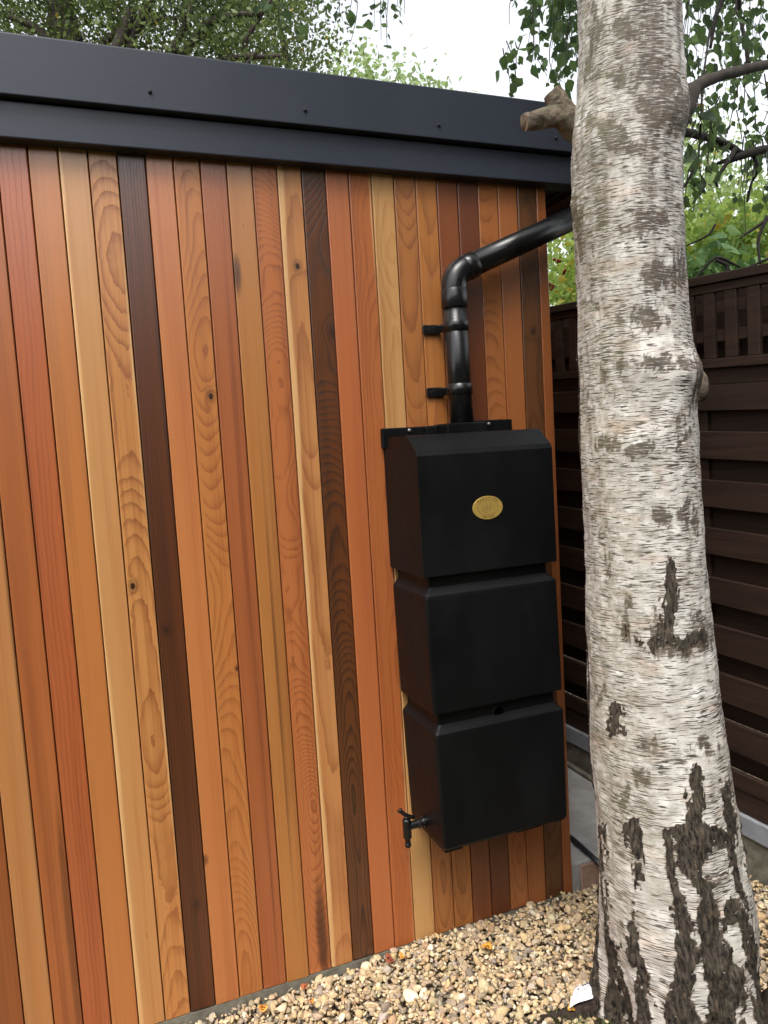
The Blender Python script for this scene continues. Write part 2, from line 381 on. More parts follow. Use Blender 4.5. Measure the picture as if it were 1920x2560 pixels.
# birch bark
def bark():
    t = NT('birch_bark', .72, .3)
    at = t.n('ShaderNodeAttribute'); at.attribute_name = 'barkuv'; uv = at.outputs['Vector']
    tint = t.n('ShaderNodeSeparateColor'); t.l(t.attr('tint'), tint.inputs[0]); DK, GR, GY = tint.outputs
    warp = t.noise(t.map(uv, (12, 12, 1)), 1, 4, .6)
    vv = t.n('ShaderNodeVectorMath', operation='ADD'); cmb = t.n('ShaderNodeCombineXYZ')
    t.l(t.M('MULTIPLY', t.M('SUBTRACT', warp, .5), .010), cmb.inputs[1]); t.l(uv, vv.inputs[0]); t.l(cmb.outputs[0], vv.inputs[1]); V = vv.outputs[0]
    len1 = t.noise(t.map(V, (27, 320, 1)), 1, 1.8, .5)
    len2 = t.noise(t.map(V, (42, 600, 1), (3, 7, 1)), 1, 2, .5)
    len3 = t.noise(t.map(V, (11, 95, 1), (13, 3, 1)), 1, 3, .6)
    reg = t.noise(t.map(V, (7, 11, 1), (4, 4, 4)), 1, 4, .6)
    blot = t.noise(t.map(V, (16, 26, 1), (8, 1, 4)), 1, 5, .65)
    fine = t.noise(t.map(V, (300, 500, 1)), 1, 4, .65)
    c = t.mix(t.rng(blot, .35, .68), srgb(232, 228, 222), srgb(184, 177, 168))
    c = t.mix(t.rng(t.noise(t.map(V, (9, 20, 1), (1, 15, 4)), 1, 4), .55, .72, 0, .55), c, srgb(206, 176, 156))
    c = t.mix(t.rng(len3, .54, .64, 0, .5), c, srgb(140, 130, 120))
    c = t.mix(t.rng(fine, .5, .8, 0, .4), c, srgb(132, 124, 116))
    off = t.rng(reg, .32, .68, .05, -.10)
    a1 = t.rng(t.M('ADD', len1, off), .535, .565, 0, 1)
    a2 = t.rng(t.M('ADD', len2, off), .565, .64, 0, .8)
    L = t.M('MAXIMUM', a1, a2)
    L = t.M('MAXIMUM', L, t.rng(t.M('ADD', t.M('MULTIPLY', GY, .22), t.M('ADD', t.M('MULTIPLY', len1, .6), t.M('MULTIPLY', len2, .4))), .60, .70, 0, .95))
    c = t.mix(t.M('MULTIPLY', L, .96), c, t.mix(t.rng(blot, .4, .6), srgb(50, 45, 41), srgb(94, 81, 70)))
    rgh = t.noise(t.map(V, (75, 190, 1), (5, 5, 5)), 1, 5, .7)
    c = t.mix(t.M('MULTIPLY', GY, t.rng(rgh, .44, .58, .10, .85)), c, t.mix(t.rng(rgh, .55, .75), srgb(92, 80, 68), srgb(58, 52, 47)))
    # algae
    gmask = t.M('MULTIPLY', GR, t.rng(t.noise(t.map(V, (60, 60, 1)), 1, 5, .7), .35, .65))
    c = t.mix(t.M('MULTIPLY', gmask, .75), c, srgb(104, 104, 72))
    # old black bark
    edge = t.M('ADD', DK, t.M('MULTIPLY', t.M('SUBTRACT', t.noise(t.map(uv, (70, 110, 1)), 1, 6, .75), .5), 1.2))
    dk = t.rng(edge, .40, .60, 0, 1)
    plate = t.noise(t.map(uv, (170, 42, 1), (2, 9, 4)), 1, 6, .7)
    dcol = t.mix(t.rng(plate, .40, .62), srgb(22, 20, 19), srgb(92, 82, 71))
    dcol = t.mix(t.rng(t.noise(t.map(uv, (60, 25, 1), (6, 2, 2)), 1, 4, .6), .6, .72, 0, .6), dcol, srgb(128, 104, 80))
    dcol = t.mix(t.rng(blot, .5, .75, 0, .35), dcol, srgb(72, 76, 56))
    rim = t.M('MULTIPLY', t.rng(edge, .34, .44, 0, 1), t.M('SUBTRACT', 1.0, dk))
    c = t.mix(t.M('MULTIPLY', rim, .5), c, srgb(150, 118, 92))
    dcol = t.mix(t.rng(t.noise(t.map(uv, (110, 120, 1), (12, 2, 9)), 1, 5, .75), .64, .70, 0, .8), dcol, srgb(168, 158, 146))
    c = t.mix(dk, c, dcol)
    t.col(c)
    h = t.M('ADD', t.M('MULTIPLY', L, -.35), t.M('MULTIPLY', fine, .25))
    h = t.M('ADD', h, t.M('MULTIPLY', t.M('MULTIPLY', plate, dk), 2.6))
    h = t.M('ADD', h, t.M('MULTIPLY', len3, .35))
    t.bump(h, .5, .003)
    t.l(t.rng(dk, 0, 1, .68, .92), t.b.inputs['Roughness'])
    return t.m
m_bark = bark()
m_flake = plain('bark_flake', srgb(150, 134, 118), .8, nscale=200, amt=.4)
m_stub = NT('stub_bark', .85, .25); _t = m_stub
_a = _t.noise(_t.obj(), 45, 6, .7); _b = _t.noise(_t.map(_t.obj(), (1, 1, 1), (3, 3, 3)), 14, 4)
_c = _t.mix(_t.rng(_a, .3, .7), srgb(58, 50, 44), srgb(142, 126, 110)); _c = _t.mix(_t.rng(_b, .45, .65, 0, .6), _c, srgb(96, 98, 74))
_t.col(_c); _t.bump(_a, 1.0, .008); m_stub = m_stub.m
m_sawn = plain('sawn_wood', srgb(128, 110, 92), .9, nscale=120, amt=.4, bump=.5)

# ------------------------------------------------------------------ ground and concrete
def gz(x, y):
    x = np.asarray(x, float); y = np.asarray(y, float)
    return -.026 + .030 * smooth(-1.15, -.45, x) + .012 * smooth(-.35, -.75, y) * smooth(-.9, -.2, x)
n = 90
gx = np.concatenate([np.linspace(-60, -3.2, 12), np.linspace(-3, 1.2, n), np.linspace(1.5, 60, 12)])
gy = np.concatenate([np.linspace(-60, -3.2, 12), np.linspace(-3, .3, n), np.linspace(.6, 60, 12)])
XX, YY = np.meshgrid(gx, gy); ZZ = gz(XX, YY) - .018
V = np.stack([XX.ravel(), YY.ravel(), ZZ.ravel()], 1); nx, ny = len(gx), len(gy)
I = (np.arange(ny - 1)[:, None] * nx + np.arange(nx - 1)[None]).ravel()
Fq = np.stack([I, I + 1, I + nx + 1, I + nx], 1)
t = NT('gravel_ground', .9, .3); vo = t.n('ShaderNodeTexVoronoi'); vo.inputs['Scale'].default_value = 46; t.l(t.obj(), vo.inputs['Vector'])
hs2 = t.n('ShaderNodeSeparateColor'); t.l(vo.outputs['Color'], hs2.inputs[0])
c = t.mix(hs2.outputs[0], srgb(120, 104, 80), srgb(196, 176, 140)); c = t.mix(t.rng(vo.outputs['Distance'], .0, .02, 0, .0), c, srgb(60, 50, 40))
c = t.mix(t.rng(hs2.outputs[1], .75, .8, 0, .7), c, srgb(112, 108, 104)); sp_ = t.n('ShaderNodeSeparateXYZ'); t.l(t.obj(), sp_.inputs[0])
c = t.mix(t.rng(t.M('ADD', sp_.outputs[1], t.M('MULTIPLY', t.noise(t.obj(), 6, 4), .1)), -.88, -.84, 1, 0), c, t.mix(t.rng(t.noise(t.obj(), 30, 5, .7), .3, .7), srgb(50, 66, 28), srgb(86, 104, 46)))  # unseen dark grass added beyond the gravel to cut bounce onto the wall
t.col(c)
t.bump(t.M('MULTIPLY', vo.outputs['Distance'], -30), .8, .01)
tag(fastmesh('ground', V, Fq, t.m), kind='structure')

hv = []; hg = []  # unseen planting added behind the camera, shaped to block low sky
hx = np.linspace(-9, 6, 76); hz_ = np.linspace(0, 1, 26)
prof_h = [(-.9, -.1)] + [(-.9 - .15 * math.sin(3 * q), 4.6 * q) for q in np.linspace(.05, .95, 18)] + [(-.6, 4.8), (0, 4.9), (.6, 4.8)] + [(.9 + .15 * math.sin(3 * q), 4.6 * q) for q in np.linspace(.95, .05, 18)] + [(.9, -.1)]
for x in hx:
    for (a, z) in prof_h: hv.append((x, -5.4 + a, z * (.66 + .9 * float(smooth(-.9, 1.0, x)))))
hv = np.array(hv); dn = fbm(hv * 1.3, 71, 4); hv[:, 1] += dn * .28 * np.sign(hv[:, 1] + 5.4); hv[:, 2] += np.where(hv[:, 2] > 1, fbm(hv * .9, 73, 3) * .25, 0)
npf = len(prof_h); I = (np.arange(len(hx) - 1)[:, None] * npf + np.arange(npf - 1)[None]).ravel()
th_ = NT('sky_block_leaf', .7, .3); q_ = th_.noise(th_.obj(), 22, 6, .7); th_.col(th_.mix(th_.rng(q_, .3, .7), srgb(34, 46, 20), srgb(78, 96, 42))); th_.bump(q_, 1, .05)
tag(fastmesh('sky_block_hedge', hv, np.stack([I, I + npf, I + npf + 1, I + 1], 1), th_.m, sm=True), 'tall green hedge added unseen behind the camera to cut low sky, lower at its left end', 'sky_block_hedge')

slab = MB(); slab.add(*(lambda p: ([(x, y, z) for z in (-.25, .088) for x, y in p], [tuple(range(5, -1, -1)), tuple(range(6, 12))] + [(i, (i + 1) % 6, 6 + (i + 1) % 6, 6 + i) for i in range(6)]))([(-4.2, .0246), (.002, .0246), (.002, .006), (.425, .006), (.425, 3.6), (-4.2, 3.6)]))
tag(slab.build('concrete_slab', m_conc, bevel=.006), kind='structure')
ed = MB(); ed.box(.03, .43, -.006, .0035, -.2, .082)
tag(put(ed.build('slab_edge', m_brick, bevel=.004), bpy.data.objects['concrete_slab']))
fs = MB(); fs.box(-4.2, .001, .0005, .0243, -.2, -.004); put(fs.build('slab_edge', m_conc2), bpy.data.objects['concrete_slab'])
rim = MB(); rim.box(.428, .452, .02, 3.6, -.2, .097)
put(rim.build('slab_kerb', m_conc2, bevel=.004), bpy.data.objects['concrete_slab'])

# gravel stones
R = np.random.default_rng(3)
bm = bmesh.new(); bmesh.ops.create_icosphere(bm, subdivisions=2, radius=1)
bv = np.array([v.co[:] for v in bm.verts]); bf = np.array([[v.index for v in f.verts] for f in bm.faces]); bm.free()
protos = []
for k in range(10):
    v = bv * (1 + .30 * fbm(bv * 1.1 + k * 9, k, 2)[:, None])
    for _ in range(9):               # chipped flat facets
        nrm = R.normal(size=3); nrm /= np.linalg.norm(nrm); d = v @ nrm; lim = R.uniform(.45, .85)
        v = v - np.maximum(d - lim, 0)[:, None] * nrm * .85
    protos.append(v)
pal = np.array([srgb(*[(sum(c) / 3 + (x - sum(c) / 3) * .82) * 1.08 for x in c])[:3] for c in ((196, 170, 128), (178, 152, 112), (214, 192, 152), (150, 132, 108), (128, 120, 112), (228, 212, 178), (170, 130, 88), (190, 160, 112), (160, 140, 112), (206, 172, 118), (104, 100, 98), (184, 172, 156))])
pal = pal * .76 + pal.mean(0) * .24
pw = np.array([16, 16, 12, 10, 6, 5, 5, 12, 9, 6, 3, 5.]); pw /= pw.sum()
def stones(name, N, x0, x1, y0, y1):
    P = np.stack([R.uniform(x0, x1, N), R.uniform(y0, y1, N)], 1)
    keep = ~((P[:, 1] > -.008))
    keep |= (P[:, 0] > .012) & (P[:, 1] < -.014)
    dt = np.hypot(P[:, 0] + .06, P[:, 1] + .6); keep &= dt > .13
    soil = (np.hypot(P[:, 0] + .10, (P[:, 1] + .62)) < .20) & (R.random(N) < .6); keep &= ~soil
    keep &= P[:, 0] < .56 - .1342 * (P[:, 1] + .2)
    P = P[keep]; N = len(P)
    rr = np.exp(R.normal(math.log(.0064), .40, N)); rr = np.clip(rr, .004, .019)
    S = np.stack([rr * R.uniform(.95, 1.5, N), rr * R.uniform(.8, 1.1, N), rr * R.uniform(.42, .75, N)], 1)
    z = gz(P[:, 0], P[:, 1]) + R.uniform(-.014, .006, N) + fbm(np.c_[P * 9, np.zeros(N)], 5, 2) * .006
    a = R.uniform(0, 2 * np.pi, N); b = R.normal(0, .5, N); c_ = R.normal(0, .5, N)
    ca, sa, cb, sb, cc, sn = np.cos(a), np.sin(a), np.cos(b), np.sin(b), np.cos(c_), np.sin(c_)
    RZ = np.zeros((N, 3, 3)); RZ[:, 0, 0] = ca; RZ[:, 0, 1] = -sa; RZ[:, 1, 0] = sa; RZ[:, 1, 1] = ca; RZ[:, 2, 2] = 1
    RX = np.zeros((N, 3, 3)); RX[:, 0, 0] = 1; RX[:, 1, 1] = cb; RX[:, 1, 2] = -sb; RX[:, 2, 1] = sb; RX[:, 2, 2] = cb
    RY = np.zeros((N, 3, 3)); RY[:, 1, 1] = 1; RY[:, 0, 0] = cc; RY[:, 0, 2] = sn; RY[:, 2, 0] = -sn; RY[:, 2, 2] = cc
    RM = RZ @ RX @ RY
    pi = R.integers(0, len(protos), N); PV = np.stack(protos)[pi] * S[:, None, :]
    Vt = np.einsum('nij,nkj->nki', RM, PV) + np.c_[P, z][:, None, :]
    C = pal[R.choice(len(pal), N, p=pw)] * np.exp(R.normal(0, .10, (N, 1))) * np.exp(R.normal(0, .03, (N, 3)))
    nv = bv.shape[0]
    Fx = (bf[None] + (np.arange(N) * nv)[:, None, None]).reshape(-1, 3)
    return Vt.reshape(-1, 3), Fx, np.repeat(C, nv, 0)
t = NT('pebble', .85, .22); a = t.noise(t.obj(), 150, 5, .65)
cc_ = t.mix(t.rng(a, .35, .75, 0, .5), t.attr('tint'), srgb(120, 98, 70)); cc_ = t.mix(t.rng(t.noise(t.obj(), 420, 2), .66, .72, 0, .4), cc_, srgb(72, 62, 50)); t.col(cc_); t.bump(a, .25, .002)
Vv, Fx, Cc = stones('gravel', 22000, -1.55, .75, -.86, 0.0)
Vv[:, 1] = np.where((Vv[:, 1] > -.001) & (Vv[:, 0] < .02), -.001, Vv[:, 1])
tag(fastmesh('gravel', Vv, Fx, t.m, col=Cc, sm=False), 'loose buff and grey pebble gravel along the foot of the wall', 'gravel', kind='stuff')

# ------------------------------------------------------------------ garden room
room = empty('garden_room', (-1.2, 1.2, 0), 'flat roofed garden room clad in vertical cedar boards with dark grey fascia', 'garden room')
def board_mesh(wd, h, th=.02, bev=.0022):
    g = .0013; b = MB(); prof = [(-wd / 2 + g, th), (-wd / 2 + g, bev), (-wd / 2 + g + bev * .45, bev * .3), (-wd / 2 + g + bev, 0), (wd / 2 - g - bev, 0), (wd / 2 - g - bev * .45, bev * .3), (wd / 2 - g, bev), (wd / 2 - g, th)]
    b.rings([[(x, y, z) for x, y in prof] for z in (0, h)]); return b
for k in range(-3, 23):
    L, D, kw = BO[k]; wd = W if k < 22 else XC - 22 * W - .001
    mat = cedar('cedar_%02d' % (k + 3), adj(L), adj(D), seed=k * 1.7 + 11, **kw)
    b = board_mesh(wd, 2.30)
    # slight warp so that neighbours do not sit in one plane
    o = b.build('cladding_board', mat, None, sm=False)
    o.location = (bx(k) + wd / 2, rng.uniform(.0, .0022), rng.uniform(-.002, .002)); o.rotation_euler[2] = rng.uniform(-.018, .018) if k < 22 else 0
    put(o, room)
mwood = cedar('cedar_rest', srgb(196, 128, 80), srgb(140, 80, 44), seed=2.2, cx=.3, spacing=.005)
rest = MB()
for k in range(-36, -3):
    b = board_mesh(W, 2.3); rest.add([(x + bx(k) + W / 2, y, z) for x, y, z in b.v], b.f)
for k in range(52):                          # side wall boards
    y0 = .022 + k * W; b = board_mesh(W, 2.3); rest.add([(-y, x + y0 + W / 2, z + .092) for x, y, z in b.v], b.f)
put(tag(rest.build('cladding', mwood), kind='stuff'), room)
back = MB(); back.box(-3.9, -.022, .024, 3.5, .09, 2.3); put(back.build('inner_wall', m_black), room)
mb_ = MB(); mb_.box(-4.1, -.0005, .0228, .0238, -.002, 2.3); put(mb_.build('membrane', plain('dark_batten', srgb(46, 28, 19), .9, .1)), room)
# fascia: upper board stands proud of a lower trim
XR = .10
ZB, ZS, ZT = 2.266, 2.357, 2.488
def prism(profile, x0, x1):
    b = MB(); b.rings([[(x, y, z) for y, z in profile] for x in (x0, x1)]); return b
up = prism([(-.058, ZS - .004), (-.058, ZT), (-.054, ZT + .003), (.05, ZT + .003), (.05, ZS - .004)], -4.3, XR + .02)
fa = put(up.build('fascia', m_fascia, bevel=.003), room)
lo = prism([(-.036, ZB), (-.036, ZS - .008), (.03, ZS - .008), (.03, ZB)], -4.3, XR)
put(lo.build('fascia_trim', m_fascia, bevel=.003), room)
sf = MB(); sf.box(XR - .02, XR + .02, .052, 3.7, ZS - .004, ZT + .002); sf.box(XR - .02, XR, .032, 3.7, ZB + .002, ZS - .008)
put(sf.build('side_fascia', m_fascia, bevel=.003), room)
sft = MB(); sft.box(.003, XR - .022, .034, 3.7, ZB + .012, ZB + .022); put(sft.build('soffit', m_dark), room)
rf = MB(); rf.box(-4.25, XR - .03, .06, 3.68, ZS, ZT - .004); put(rf.build('roof', m_dark), room)
for (px, py) in ((375, 229), (763, 276), (1097, 313), (1390, 345)):
    p = hY(px, py, -.059); s_ = MB(); s_.tube([(p[0], -.057, p[2]), (p[0], -.062, p[2]), (p[0], -.0645, p[2])], [.0048, .0048, .0026], 14)
    s = s_.build('screw', m_screw, None, sm=False); s.parent = fa; s.matrix_parent_inverse = fa.matrix_world.inverted()
    s.parent = fa
# gutter on the right hand side of the roof
gu = MB(); gp = []
for a in range(0, 181, 15): gp.append((.155 + .05 * math.cos(rad(a)), 2.285 - .05 * math.sin(rad(a))))
for a in range(180, -1, -15): gp.append((.155 + .046 * math.cos(rad(a)), 2.285 - .046 * math.sin(rad(a))))
gu.rings([[(x, y, z) for x, z in gp] for y in (-.09, 3.6)])
put(gu.build('gutter', m_pipe, sm=False), room)

# ------------------------------------------------------------------ downpipe
PY = -.058; PR = .034
dp = empty('downpipe', (-.355, PY, 1.57), 'glossy black downpipe bent at an elbow and running into the water butt', 'downpipe')
xa = -.362; ztop = 1.983
p0 = np.array([xa + .006, PY, 1.50]); p1 = np.array([xa, PY, ztop - .042])
put(MB().tube([p0, (p0 + p1) / 2, p1], PR, 32).build('pipe', m_pipe, sm=True), dp)
dd = np.array([.41, 0, .174]); dd /= np.linalg.norm(dd)
ce = np.array([xa, PY, ztop])
arc = [p1 + (0, 0, -.012), p1]
e0 = p1; e1 = ce + dd * .046
for i in range(1, 12):
    t_ = i / 12; arc.append((1 - t_) ** 2 * e0 + 2 * t_ * (1 - t_) * ce + t_ ** 2 * e1)
arc += [e1, e1 + dd * .012]
eb = put(MB().tube(arc, PR + .0025, 32).build('elbow', m_pipe, sm=True), dp)
def collar(p, q, r, name, parent):
    o = MB().tube([p, p + (q - p) * .05, p + (q - p) * .95, q], [r - .002, r, r, r - .002], 32).build(name, m_pipe, sm=True); put(o, parent); return o
collar(p1 + (0, 0, -.055), p1 + (0, 0, .0), PR + .0038, 'socket', dp)
collar(e1 - dd * .008, e1 + dd * .03, PR + .0038, 'socket', dp)
end = e1 + dd * .44
put(MB().tube([e1, (e1 + end) / 2, end], PR, 32).build('offset_pipe', m_pipe, sm=True), dp)
e2 = end + dd * .03
put(MB().tube([end - dd * .03, end, e2, e2 + (.02, 0, .03), e2 + (.026, 0, .06), e2 + (.026, .0, .12)], PR + .003, 32).build('top_elbow', m_pipe, sm=True), dp)
for (py, zc) in ((822, 1.837), (974, 1.657)):
    xp = xa + (1.955 - zc) / .45 * .006
    zc2 = zc
    b = MB(); pts = []
    b.tube([(xp, PY, zc2 - .016), (xp, PY, zc2 - .015), (xp, PY, zc2 + .015), (xp, PY, zc2 + .016)], [PR + .001, PR + .0028, PR + .0028, PR + .001], 32)
    cl = put(b.build('pipe_clip', m_pipe, sm=True), dp)
    b = MB(); b.box(xp - .082, xp - .03, -.009, -.003, zc2 - .016, zc2 + .012); b.box(xp - .036, xp - .028, -.05, -.003, zc2 - .014, zc2 + .010)
    o = b.build('bracket', m_pipe, bevel=.003); put(o, cl)
    b = MB(); b.tube([(xp - .068, -.008, zc2 - .002), (xp - .068, -.0115, zc2 - .002)], .004, 12); put(b.build('screw', m_screw), cl)

# ------------------------------------------------------------------ water butt
TX0, TX1, TY = -.583, -.178, -.24
butt = empty('water_butt', (-.375, -.12, .39), 'tall black three tier water butt hung on the cedar wall under the downpipe', 'water butt')
def rrect(x0, x1, y0, y1, r, z, n=5):
    out = []
    for cx, cy, a0 in ((x1 - r, y1 - r, 0), (x0 + r, y1 - r, 90), (x0 + r, y0 + r, 180), (x1 - r, y0 + r, 270)):
        for k in range(n + 1):
            a = rad(a0 + 90 * k / n); out.append((cx + r * math.cos(a), cy + r * math.sin(a), z))
    return out
def tier(levels, name):
    b = MB(); b.rings([rrect(x0, x1, y0, -.004, .009, z) for x0, x1, y0, z in levels]); return b
sh = lambda z: (1.16 - z) * .019      # mouldings drift slightly to the right towards the foot
def lv(z, ins): return (TX0 + sh(z) + ins, TX1 + sh(z) - ins, TY + ins, z)
body = tier([lv(.398, .016), lv(.402, .008), lv(.41, .004), lv(.722, 0), lv(.730, .001), lv(.736, .006), lv(.742, .012), lv(.746, .015), lv(.750, .018), lv(.778, .018),
             lv(.786, .016), lv(.787, .001), lv(.792, 0), lv(1.098, 0), lv(1.106, .001), lv(1.112, .006), lv(1.118, .012), lv(1.122, .015), lv(1.126, .018), lv(1.20, .018)], 'body')
bo = put(body.build('body', m_tank, sm=False, bevel=.0015), butt)
# foot pads under the body make the notched lower edge
for (x0, x1, dz) in ((-.556, -.50, .012), (-.44, -.415, .006), (-.33, -.245, .010), (-.205, -.172, .009)):
    b = MB(); b.box(x0, x1, TY + .022, -.01, .3985 - dz, .404); put(b.build('foot_pad', m_tank, bevel=.003), butt)
# lid: chamfered top towards the front
lid = MB()
def lp(x, ins):   # side profile y,z
    return [(x, -.004, 1.158), (x, TY - .002 + ins, 1.158), (x, TY + ins, 1.475), (x, TY + .006 + ins, 1.488), (x, TY + .058, 1.5275), (x, TY + .066, 1.531), (x, -.004, 1.533)]
lid.rings([lp(TX0 - .004 + .004, .004), lp(TX0 - .004, .0) if False else lp(TX0 - .002, 0), lp(TX1 + .002, 0)])
lo_ = put(lid.build('lid', m_tank, bevel=.006, seg=3), butt)
# flange behind the lid with a kink where the pipe enters
for q in ((-.592, -.462, -.022, -.004, 1.50, 1.557), (-.300, -.168, -.022, -.004, 1.505, 1.567)): put(MB().box(*q).build('wall_flange', m_tank, bevel=.003), butt)
fl2 = MB(); fl2.box(-.464, -.425, -.042, -.004, 1.50, 1.5575); fl2.box(-.4245, -.298, -.100, -.004, 1.50, 1.5605)
put(fl2.build('pipe_inlet', m_tank, bevel=.004), butt)
for (px, py) in ((1023, 1076), (1221, 1060)):
    p = hY(px, py, -.022); b = MB(); b.tube([(p[0], -.021, p[2]), (p[0], -.026, p[2]), (p[0], -.029, p[2])], [.0052, .0052, .003], 16); put(b.build('screw', m_chrome, sm=False), butt)
# overflow hole in the lower neck band, a flat black disc for its shaded inside
p = hY(1247, 1778, TY + .016); b = MB()
b.tube([(p[0], TY + .0165, p[2]), (p[0], TY + .0160, p[2])], .0145, 28); put(b.build('overflow_hole', m_black), butt)
b = MB(); R1 = []
for rr, yy in ((.0145, .0158), (.0165, .0150), (.0175, .0168)): R1.append([(p[0] + rr * math.cos(2 * math.pi * k / 28), TY + yy, p[2] + rr * math.sin(2 * math.pi * k / 28)) for k in range(28)])
b.rings(R1, cap=False); put(b.build('hole_rim', m_tank, sm=True), butt)
# badge
bc = np.array([-.387, TY - .001, 1.3265]); BA, BB = .0455, .0315
b = MB(); b.rings([[(bc[0] + s_ * BA * math.cos(a), bc[1] - y, bc[2] + s_ * BB * math.sin(a)) for a in np.linspace(0, 2 * math.pi, 64, endpoint=False)] for s_, y in ((1, 0), (1, .0018), (.985, .0026))])
badge = put(b.build('badge', m_gold, sm=False), butt)
bk = MB()
def ering(fa_, fb_, wd):
    n_ = 64; ang = np.linspace(0, 2 * math.pi, n_, endpoint=False)
    bk.rings([[(bc[0] + (BA * fa_ + o_) * math.cos(a), bc[1] - y, bc[2] + (BB * fb_ + o_) * math.sin(a)) for a in ang] for o_, y in ((0, .0026), (0, .0030), (wd, .0030), (wd, .0026))], cap=False)
ering(.68, .60, .0008)
for k in range(9):                       # simple petal emblem
    a0 = 2 * math.pi * k / 9; pts = []
    for t_ in np.linspace(0, 1, 7): pts.append((bc[0] + (.003 + .019 * t_) * math.cos(a0 + .5 * math.sin(3 * t_)), bc[1] - .0028, bc[2] + (.002 + .012 * t_) * math.sin(a0 + .5 * math.sin(3 * t_))))
    bk.tube(pts, .00045, 6)
put(bk.build('badge_emblem', m_ink), badge)
def letters(word, a_mid, step, flip, fa_, fb_, size):
    out = MB()
    for i, ch in enumerate(word):
        u = (i - (len(word) - 1) / 2) * step
        a = rad(a_mid - u) if not flip else rad(a_mid + u)
        cu = bpy.data.curves.new('letter', 'FONT'); cu.body = ch; cu.size = size; cu.align_x = 'CENTER'; cu.align_y = 'CENTER'; cu.extrude = .0003; cu.offset = .00005
        ob = bpy.data.objects.new('letter', cu); COL.objects.link(ob)
        dg = bpy.context.evaluated_depsgraph_get(); me = ob.evaluated_get(dg).to_mesh()
        cx_, cz_ = bc[0] + BA * fa_ * math.cos(a), bc[2] + BB * fb_ * math.sin(a)
        tx, tz = -BA * math.sin(a), BB * math.cos(a); ln = math.hypot(tx, tz); tx, tz = tx / ln, tz / ln
        if not flip: tx, tz = -tx, -tz
        vs = [(cx_ + v.co.x * tx - v.co.y * tz, bc[1] - .0029 - v.co.z, cz_ + v.co.x * tz + v.co.y * tx) for v in me.vertices]
        out.add(vs, [tuple(p_.vertices) for p_ in me.polygons])
        ob.evaluated_get(dg).to_mesh_clear(); bpy.data.objects.remove(ob); bpy.data.curves.remove(cu)
    return out
put(letters('PRESTIGE', 90, 13.5, False, .84, .80, .0085).build('badge_lettering', m_ink), badge)
put(letters('WATER', 270, 11, True, .84, .80, .0085).build('badge_lettering', m_ink), badge)
# tap on the left side
ty, tz = -.105, .428; tx0 = TX0 + sh(.43) + .002
tap = MB(); tap.tube([(tx0 + .004, ty, tz), (tx0 - .006, ty, tz), (tx0 - .0065, ty, tz)], [.017, .017, .013], 20)
tap.tube([(tx0 - .006, ty, tz), (tx0 - .05, ty, tz - .002)], [.0115, .0115], 18)
tap.tube([(tx0 - .013, ty, tz), (tx0 - .019, ty, tz)], [.015, .015], 6)
tp = put(tap.build('tap', m_pipe, sm=False, bevel=.001), butt)
sp = MB(); sp.tube([(tx0 - .052, ty, tz + .022), (tx0 - .052, ty, tz + .018), (tx0 - .052, ty, tz - .02), (tx0 - .052, ty, tz - .034), (tx0 - .052, ty, tz - .036), (tx0 - .052, ty, tz - .05), (tx0 - .052, ty, tz - .052), (tx0 - .052, ty, tz - .062)],
           [.010, .0125, .0125, .0125, .008, .008, .0095, .0085], 18)
put(sp.build('spout', m_pipe, sm=False, bevel=.001), tp)
lv_ = MB(); lv_.tube([(tx0 - .052, ty, tz + .018), (tx0 - .052, ty, tz + .030)], [.007, .007], 12)
lv_.tube(catmull([(tx0 - .03, ty - .004, tz + .022), (tx0 - .052, ty - .002, tz + .032), (tx0 - .066, ty + .004, tz + .044), (tx0 - .070, ty + .006, tz + .050)], 4), [.006] * 9 + [.0075] * 4, 12)
put(lv_.build('lever', m_pipe, sm=True), tp)

# ------------------------------------------------------------------ fence on the right
FO = np.array([.587, -.2, 0.]); FD = np.array([-.1342, .9892, .0583]); FN = np.array([-.9909, -.1344, 0.])   # normal towards the garden room
fence = empty('timber_fence', (.6, -.3, -.03), 'dark brown stained board fence with a trellis top behind the birch', 'fence')
def fbox(name, s0, s1, t0, t1, d0, d1, mat, parent=None, bev=.002):
    b = MB(); b.obox(FO + FD * s0 + FN * d0 + (0, 0, t0), FD * (s1 - s0), FN * (d1 - d0) if False else FN * (d1 - d0), np.array([0, 0, t1 - t0]))
    # keep outward orientation
    bmx = bmesh.new(); o = b.build(name, mat, None, bevel=bev); bmx.from_mesh(o.data); bmesh.ops.recalc_face_normals(bmx, faces=bmx.faces); bmx.to_mesh(o.data); bmx.free()
    put(o, parent or fence); return o
S0, S1 = -2.2, 3.6
FRONT = [(1.394, 1.485), (1.232, 1.323), (1.072, 1.161), (.905, .993), (.734, .831), (.571, .669), (.411, .508), (.290, .345)]
fbox('cap_rail', S0, S1, 1.963, 1.991, -.035, .032, FM[0])
fbox('trellis_rail', S0, S1, 1.692, 1.722, -.012, .026, FM[1])
fbox('trellis_rail', S0, S1, 1.935, 1.9615, -.012, .020, FM[1])
s = -.85; i = 0
while s < 1.9:
    fbox('trellis_slat', s, s + .042, 1.724, 1.934, .004, .018, FM[i % 3], bev=.0015); s += .0795; i += 1
for t0 in (1.778, 1.867): fbox('trellis_lath', S0, S1, t0, t0 + .036, -.010, .0035, FM[2], bev=.0015)
fbox('rail', S0, S1, 1.640, 1.690, -.02, .006, FM[1])
fbox('front_board', S0, S1, 1.554, 1.638, .0, .018, FM[0])
for i, (a, b_) in enumerate(FRONT): fbox('front_board', S0, S1, a, b_, .0, .018, FM[i % 3])
tops = [1.554] + [f[0] for f in FRONT]
for i, f in enumerate(FRONT): fbox('back_board', S0, S1, f[1] - .012, tops[i] + .012, -.042, -.024, FM[(i + 1) % 3])
